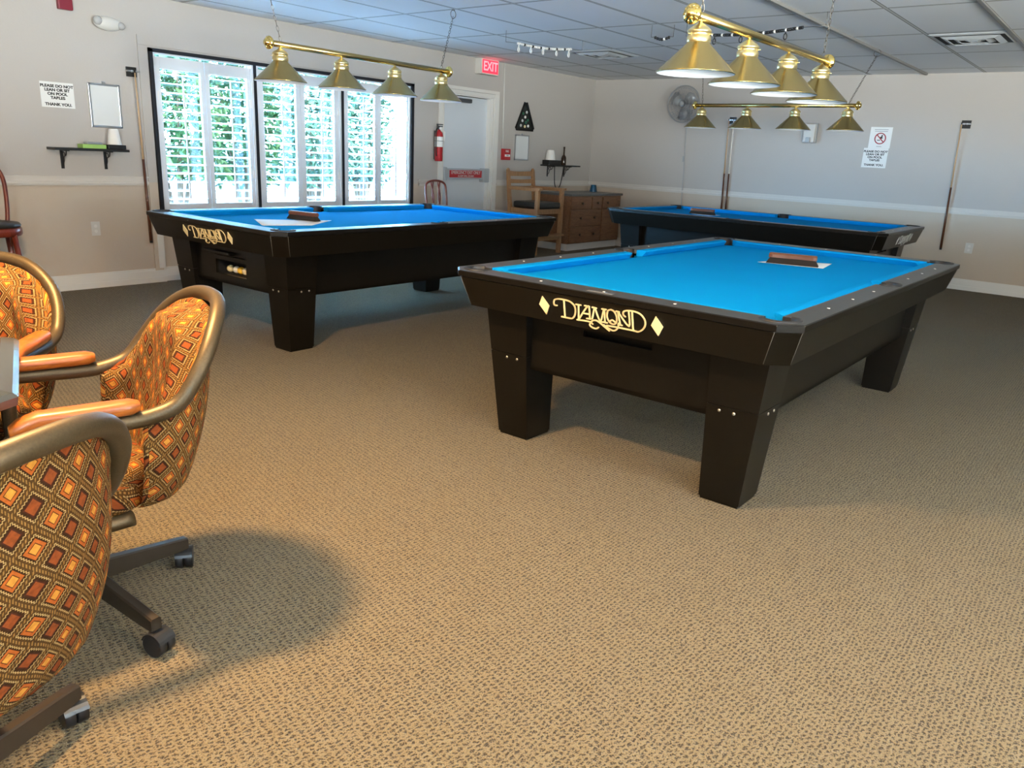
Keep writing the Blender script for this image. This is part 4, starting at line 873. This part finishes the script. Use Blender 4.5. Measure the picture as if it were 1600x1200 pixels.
def cue(a, b, label, butt=True, r0=.006, r1=.0145, pale=False):
    a = Vector(a); b = Vector(b); t = thing('pool_cue', tuple(b), 0, label, 'pool cue', None); d = a - b; L = d.length; u = d / L
    build('shaft', MB().sweep([u * L * .50, u * L * .985], [r1 * .74, r0], 12), M['cuepale'] if pale else M['cueshaft'], t, label='pale maple shaft')
    build('butt', MB().sweep([u * .02, u * L * .50], [r1, r1 * .75], 12), M['cuebutt'], t, label='dark butt'); build('bumper', MB().sweep([Vector((0, 0, 0)), u * .022], r1 * .95, 12), M['rubber'], t); build('tip', MB().sweep([u * L * .985, u * L], r0, 10), M['liner'], t)
cue((3.485, y0 - .055, 1.845), (3.525, y0 - .018, .37), 'pool cue hanging on the wall left of the shuttered window')
def outlet_y(x, z): 
    t = thing('wall_outlet', (x, y0, z), 0, 'white duplex outlet on the wall below the left shelf', 'outlet', None); build('cover_plate', MB().box(-.037, .037, -.006, -.0005, -.06, .06, bev=.002), M['offwhite'], t)
    for dz in (-.022, .022): build('socket', MB().lathe([(.014, -.007), (.0145, -.0055)], 14, (0, 0, dz), 'Y').box(-.006, -.004, -.0085, -.006, dz, dz + .008).box(.004, .006, -.0085, -.006, dz, dz + .008), M['trim'], t)
outlet_y(3.052, .514)
# fire extinguisher
t = thing('fire_extinguisher', (7.205, y0 - .075, 1.18), 0, 'red fire extinguisher hanging left of the exit door', 'fire extinguisher')
build('cylinder', MB().lathe([(.001, 0), (.045, 0), (.050, .008), (.050, .30), (.046, .33), (.030, .352), (.018, .36), (.018, .375)], 24), M['red'], t)
build('label_band', MB().lathe([(.0508, .17), (.0508, .29)], 24, cap=False), M['paper'], t, label='white instruction label')
build('valve', MB().lathe([(.018, .372), (.022, .385), (.018, .405), (.001, .41)], 14).box(-.012, .055, -.010, .010, .405, .418).box(-.03, .06, -.009, .009, .428, .440).box(-.035, -.02, -.009, .009, .38, .440), M['dgrey'], t)
build('gauge', MB().lathe([(.016, -.028), (.016, -.018)], 14, (0, 0, .388), 'Y'), M['white'], t)
build('hose', MB().sweep(smooth_path([(-.02, 0, .39), (-.055, -.01, .37), (-.062, -.012, .25), (-.058, -.014, .12), (-.055, -.02, .06)], 4), .007, 8), M['rubber'], t)
build('inspection_tag', MB().obox((.075, -.02, .30), (.004, 0, .055), (.014, 0, -.002), (0, .0006, 0)), M['paper'], t, label='white inspection tag')
build('wall_bracket', MB().box(-.012, .012, .049, .0745, .02, .36).torus((0, 0, .24), .0515, .003, 'Z', 20, 6), M['dgrey'], t)
# exit sign, conduit, pull station
t = thing('exit_sign', (8.10, y0, 2.365), 0, 'lit red EXIT sign on the wall above the door', 'exit sign')
build('sign_box', MB().box(-.19, .17, -.095, -.001, -.095, .092, bev=.006), M['offwhite'], t); build('lit_face', MB().box(-.155, .150, -.098, -.094, -.078, .080), M['exitred'], t, label='glowing red face')
text('exit_lettering', 'EXIT', .155, M['exitlet'], t, face_y(0, -.100, 0), off=.003, sx=.88)
tag(build('conduit', MB().sweep([(8.485, y0 - .011, H - .001), (8.50, y0 - .011, 1.9), (8.515, y0 - .011, 1.375)], .0085, 10), M['offwhite']), 'thin white vertical conduit from the ceiling to the red pull station', 'conduit')
t = thing('pull_station', (8.57, y0, 1.30), 0, 'red fire alarm pull station right of the door', 'fire alarm'); build('body', MB().box(-.075, .075, -.05, -.001, -.075, .073, bev=.006), M['red'], t); build('pull_handle', MB().box(-.05, .05, -.060, -.05, -.03, .0), M['white'], t)
text('lettering', 'FIRE', .04, M['white'], t, face_y(0, -.0515, .04)); text('lettering', 'PULL', .025, M['ink'], t, face_y(0, -.0615, -.015))
# ball rack triangle on the wall
t = thing('triangle_rack', (8.965, y0, 1.64), 0, 'black triangular rack plaque with small balls high on the wall', 'rack')
tri = [(-.20, .02), (-.185, 0), (.185, 0), (.20, .02), (.022, .36), (-.022, .36)]
def trip(sc, ya, yb):
    cy = .13; pts = [(x * sc, cy + (z - cy) * sc) for x, z in tri]; n = 6
    vs = [(x, ya, z) for x, z in pts] + [(x, yb, z) for x, z in pts]; return MB().add(vs, [tuple(range(6)), tuple(range(11, 5, -1))] + [(k, (k + 1) % 6, (k + 1) % 6 + 6, k + 6) for k in range(6)])
build('back_board', trip(.97, -.015, -.001), M['clock'], t)
fr_ = MB(); pts = [(x, -.022, z) for x, z in tri]; fr_.sweep(pts, .014, 8, True); build('rack_frame', fr_, M['liner'], t)
for i, (bx_, bz, mm) in enumerate([(-.05, .215, 'ballg'), (.03, .235, 'silver'), (0, .17, 'sight'), (-.06, .12, 'silver'), (.06, .13, 'ballg'), (-.09, .055, 'silver'), (0, .045, 'cream'), (.075, .055, 'sight'), (.02, .10, 'ballg')]):
    build('ball_relief', MB().sphere((bx_, -.022, bz), .020, 10, sc=(1, .6, 1)), M[mm], t)
shelf((9.80, y0, 1.185), .80, .165, 'black wall shelf with scrolled brackets near the corner', (-.22, .20))
tag(build('black_tray', MB().box(-.14, .16, -.06, .06, 0, .065, bev=.004), M['shelf'], loc=(9.56, y0 - .08, 1.186)), 'black box standing at the left end of the corner shelf', 'box')
cue_chalk((9.53, y0 - .08, 1.252), 'white tapered hand chalk cone on the corner shelf', .14, .075)
tag(build('small_bottle', MB().lathe([(.036, 0), (.038, .01), (.038, .10), (.030, .125), (.013, .15), (.012, .235), (.015, .24), (.014, .262), (.001, .262)], 18), M['bottle'], loc=(9.86, y0 - .085, 1.186)), 'dark brown bottle on the corner shelf', 'bottle')
tag(build('black_strap', MB().sweep(smooth_path([(9.53, y0 - .168, 1.18), (9.535, y0 - .172, 1.02), (9.56, y0 - .17, .90), (9.62, y0 - .17, .852), (9.69, y0 - .17, .90), (9.73, y0 - .172, 1.04), (9.76, y0 - .168, 1.18)], 5), .007, 6), M['shelf']), 'thin black strap hanging in a loop from the corner shelf', 'strap')

# ------------------------------------------------------------------ things on the far wall
x0 = XB
t = thing('wall_fan', (x0 - .20, 5.48, 2.10), 0, 'grey round caged fan mounted on the far wall', 'fan')
cg = MB()
for R_, xx in ((.245, 0), (.215, -.045), (.17, -.062), (.12, -.070), (.07, -.074), (.215, .04), (.15, .06)): cg.torus((xx, 0, 0), R_, .0028 if R_ < .24 else .008, 'X', 40, 6)
for k in range(36):
    a = 2 * pi * k / 36; cg.sweep([(q, r_ * cos(a), r_ * sin(a)) for r_, q in ((.04, -.075), (.12, -.070), (.20, -.052), (.245, 0), (.20, .045), (.08, .065))], .0016, 4)
build('cage', cg, M['screen'], t)
bl = MB()
for k in range(3):
    a = 2 * pi * k / 3 + .4; e = Vector((0, cos(a), sin(a))); f_ = Vector((0, -sin(a), cos(a))); X = Vector((1, 0, 0)); vs = []
    for r_, w1, w2, tw in ((.03, -.03, .03, .5), (.10, -.065, .08, .45), (.17, -.07, .11, .35), (.205, -.02, .08, .3)):
        for w_ in (w1, w2): vs.append(e * r_ + f_ * w_ + X * (w_ * tw) + X * -.012)
    bl.add(vs, [(0, 1, 3, 2), (2, 3, 5, 4), (4, 5, 7, 6)], 0, True)
o = build('blades', bl, M['screen'], t); sm = o.modifiers.new('s', 'SOLIDIFY'); sm.thickness = .003
build('hub', MB().lathe([(.001, -.080), (.030, -.078), (.038, -.070), (.038, -.02)], 20, (0, 0, 0), 'X').lathe([(.06, .03), (.065, .05), (.05, .12), (.03, .13)], 20, (0, 0, 0), 'X'), M['screen'], t)
build('mount_arm', MB().sweep([(.12, 0, 0), (.15, 0, -.08), (.17, 0, -.12)], .014, 8).box(.165, .199, -.05, .05, -.20, -.06, bev=.006), M['screen'], t)
build('power_cord', MB().sweep(smooth_path([(.17, 0, -.20), (.175, .0, -.45), (.175, -.02, -.9), (.178, -.03, -1.2), (.175, -.06, -1.6), (.18, -.07, -1.78)], 5), .0045, 6).box(.165, .185, -.012, .012, -.78, -.70), M['screen'], t)
def cue_holder_x(y, z, label):
    t = thing('cue_holder', (x0, y, z), 0, label, 'cue holder'); build('back_plate', MB().box(-.012, -.001, -.05, .05, -.05, .04, bev=.003), M['shelf'], t); build('clip_arm', MB().box(-.05, -.012, -.055, .055, -.006, .006).box(-.055, -.03, .012, .018, -.012, .008).box(-.055, -.03, -.018, -.012, -.012, .008), M['alu'], t)
cue_holder_x(4.80, 1.905, 'black cue holder on the far wall behind the farthest lamp'); cue_holder_x(1.925, 1.90, 'black cue holder on the far wall right of the notices')
cue((x0 - .05, 4.84, 1.92), (x0 - .02, 4.80, .46), 'brown pool cue on the far wall behind the farthest lamp, left of the pale one')
cue((x0 - .05, 4.77, 1.92), (x0 - .02, 4.735, .46), 'pale pool cue on the far wall behind the farthest lamp, right of the brown one', pale=True)
cue((x0 - .05, 1.965, 1.915), (x0 - .02, 1.925, .45), 'pool cue with dark butt hanging alone on the right part of the far wall', r0=.0065)
t = thing('soap_dispenser', (x0, 3.70, 1.755), 0, 'grey and white hand sanitizer dispenser on the far wall', 'dispenser'); build('body', MB().box(-.10, -.001, -.075, .075, -.115, .12, bev=.018), M['offwhite'], t); build('back_shell', MB().box(-.055, -.0005, -.085, .085, -.12, .125, bev=.01), M['greyp'], t); build('nozzle', MB().box(-.12, -.06, -.03, .03, -.118, -.05, bev=.012), M['greyp'], t)
t = notice((x0, 2.842, 1.725), .255, .25, [], 'white notice with a red prohibition symbol, above the lettered notice', 'x', .03)
# sheet text, prohibition ring and figure
m = MB().torus((-.0035, 0, -.01), .062, .0065, 'X', 32, 6); build('prohibition_ring', m, M['inkr'], t, label='dark red ring with a slash')
build('slash', MB().obox((-.0036, 0, -.01), (.001, 0, 0), (0, .043, .043), (0, .004, -.004)), M['inkr'], t)
build('figure', MB().obox((-.003, -.012, .0), (.0008, 0, 0), (0, .006, .012), (0, .012, -.006)).sphere((-.003, -.018, .022), .010, 10, sc=(.1, 1, 1)).box(-.0036, -.0025, -.002, .035, -.035, -.026), M['ink'], t)
for z, w_, nm in ((.095, .08, 'rule'), (.075, .075, 'rule'), (-.105, .03, 'rule')): build('text_line', MB().box(-.0032, -.0021, -w_, w_, z - .003, z + .003), M['inkg'], t)
notice((x0, 2.868, 1.482), .29, .235, [(a, b * 1.15) for a, b in LN], 'white lettered notice on the far wall directly under the prohibition notice', 'x', .034)
t = thing('wall_outlet', (x0, 1.63, .498), 0, 'white duplex outlet low on the far wall at right', 'outlet'); build('cover_plate', MB().box(-.006, -.0005, -.042, .042, -.06, .06, bev=.002), M['offwhite'], t)
for dz in (-.022, .022): build('socket', MB().lathe([(.014, -.007), (.0145, -.0055)], 14, (0, 0, dz), 'X').box(-.0085, -.006, -.006, -.004, dz, dz + .008).box(-.0085, -.006, .004, .006, dz, dz + .008), M['trim'], t)

# ------------------------------------------------------------------ ceiling fittings
def diffuser(cx, cy, s, label):
    t = thing('ceiling_vent', (cx, cy, H), 0, label, 'vent', None); h = s / 2
    def ring(a, b, za, zb): 
        vs = [(sx * a, sy * a, za) for sx, sy in ((-1, -1), (1, -1), (1, 1), (-1, 1))] + [(sx * b, sy * b, zb) for sx, sy in ((-1, -1), (1, -1), (1, 1), (-1, 1))]
        return vs, [(k, (k + 1) % 4, (k + 1) % 4 + 4, k + 4) for k in range(4)]
    build('dark_throat', MB().box(-h + .02, h - .02, -h + .02, h - .02, -.006, -.001), M['ventd'], t)
    f = MB(); f.add(*ring(h, h - .035, -.003, -.012)); f.add(*ring(h, h, -.0005, -.003)); build('vent_frame', f, M['vent'], t)
    for a in (h - .075, h - .15, h - .225):
        f = MB(); f.add(*ring(a, a - .045, -.012, -.030)); f.add(*ring(a - .045, a - .048, -.030, -.026)); build('vent_blade', f, M['vent'], t)
diffuser(8.05, 5.29, .60, 'square ceiling vent beyond the white bead string'); diffuser(8.10, 1.53, .60, 'square ceiling vent at the right, near the far wall')
tag(build('ceiling_conduit', MB().box(4.0, XB - .05, 2.425, 2.455, H - .022, H - .001), M['duct']), 'grey conduit running along the ceiling toward the far wall, bearing the far lamp hook', 'conduit')
tag(build('ceiling_conduit', MB().box(4.0, XB - .05, 1.205, 1.235, H - .014, H - .001), M['duct']), 'grey conduit running along the ceiling at the right picture edge', 'conduit')
def beads(a, b, lab, whites, clips, clipm):
    a = Vector(a); b = Vector(b); d = b - a; L = d.length; u = d / L; t = thing('score_bead_string', tuple(a), 0, lab, 'score beads', None)
    mw = MB(); mb_ = MB(); n = int(L / .0185)
    for i in range(n):
        q = (i + .5) / n; c = u * L * q + Vector((0, 0, -.02 * sin(pi * q))); blk = (i % 5 == 4) if whites else (i % 5 != 4)
        (mb_ if blk else mw).sweep([c - u * .0075, c + u * .0075], .0125, 8)
    build('black_beads', mb_, M['bead_b'], t); build('white_beads', mw, M['bead_w'], t)
    pts = [u * L * q + Vector((0, 0, -.02 * sin(pi * min(1, max(0, q))))) for q in [k / 10 for k in range(-2, 13)]]
    build('wire', MB().sweep(pts, .0022, 5), M['chain'], t)
    for s, q in ((0, -.2), (1, 1.2)): build('wire_hook', MB().sweep([u * L * q, u * L * q + Vector((0, 0, H - a.z - .001))], .0022, 5), M['chain'], t)
    for q in clips:
        c = u * L * q + Vector((0, 0, -.035)); build('marker_clip', MB().torus(c + Vector((0, 0, -.022)), .016, .0045, 'X' if abs(u.y) > abs(u.x) else 'Y', 14, 6, sc=(.8, 1.4)).sweep([c + Vector((0, 0, .0)), c + Vector((0, 0, .03))], .005, 6), clipm, t)
beads((6.40, 5.21, 2.355), (7.00, 4.98, 2.365), 'string of white and black score beads hanging under the ceiling near the exit sign', True, (.03, .25, .47, .72, .95), M['bead_w'])
beads((6.56, 3.30, 2.36), (6.47, 2.42, 2.36), 'long string of black score beads hanging behind the nearest lamp', False, (.12, .40, .62, .84), M['bead_b'])
beads((6.53, 3.76, 2.36), (6.56, 3.62, 2.36), 'short string of black score beads left of the nearest lamp', False, (), M['bead_b'])
# recessed ceiling lamps behind the picture's top edge: what the warm light comes from
for (x, y, r_) in ((.74, 2.34, .13), (1.4, -.8, .17)):
    t = thing('ceiling_downlight', (x, y, H), 0, 'round warm ceiling light above the game table' if x < 1 else 'round warm ceiling light near the entrance', 'ceiling light')
    build('light_housing', MB().lathe([(r_ + .02, -.001), (r_ + .02, -.05), (r_, -.055), (r_, -.012), (.001, -.012)], 28, cap=False), M['white'], t)
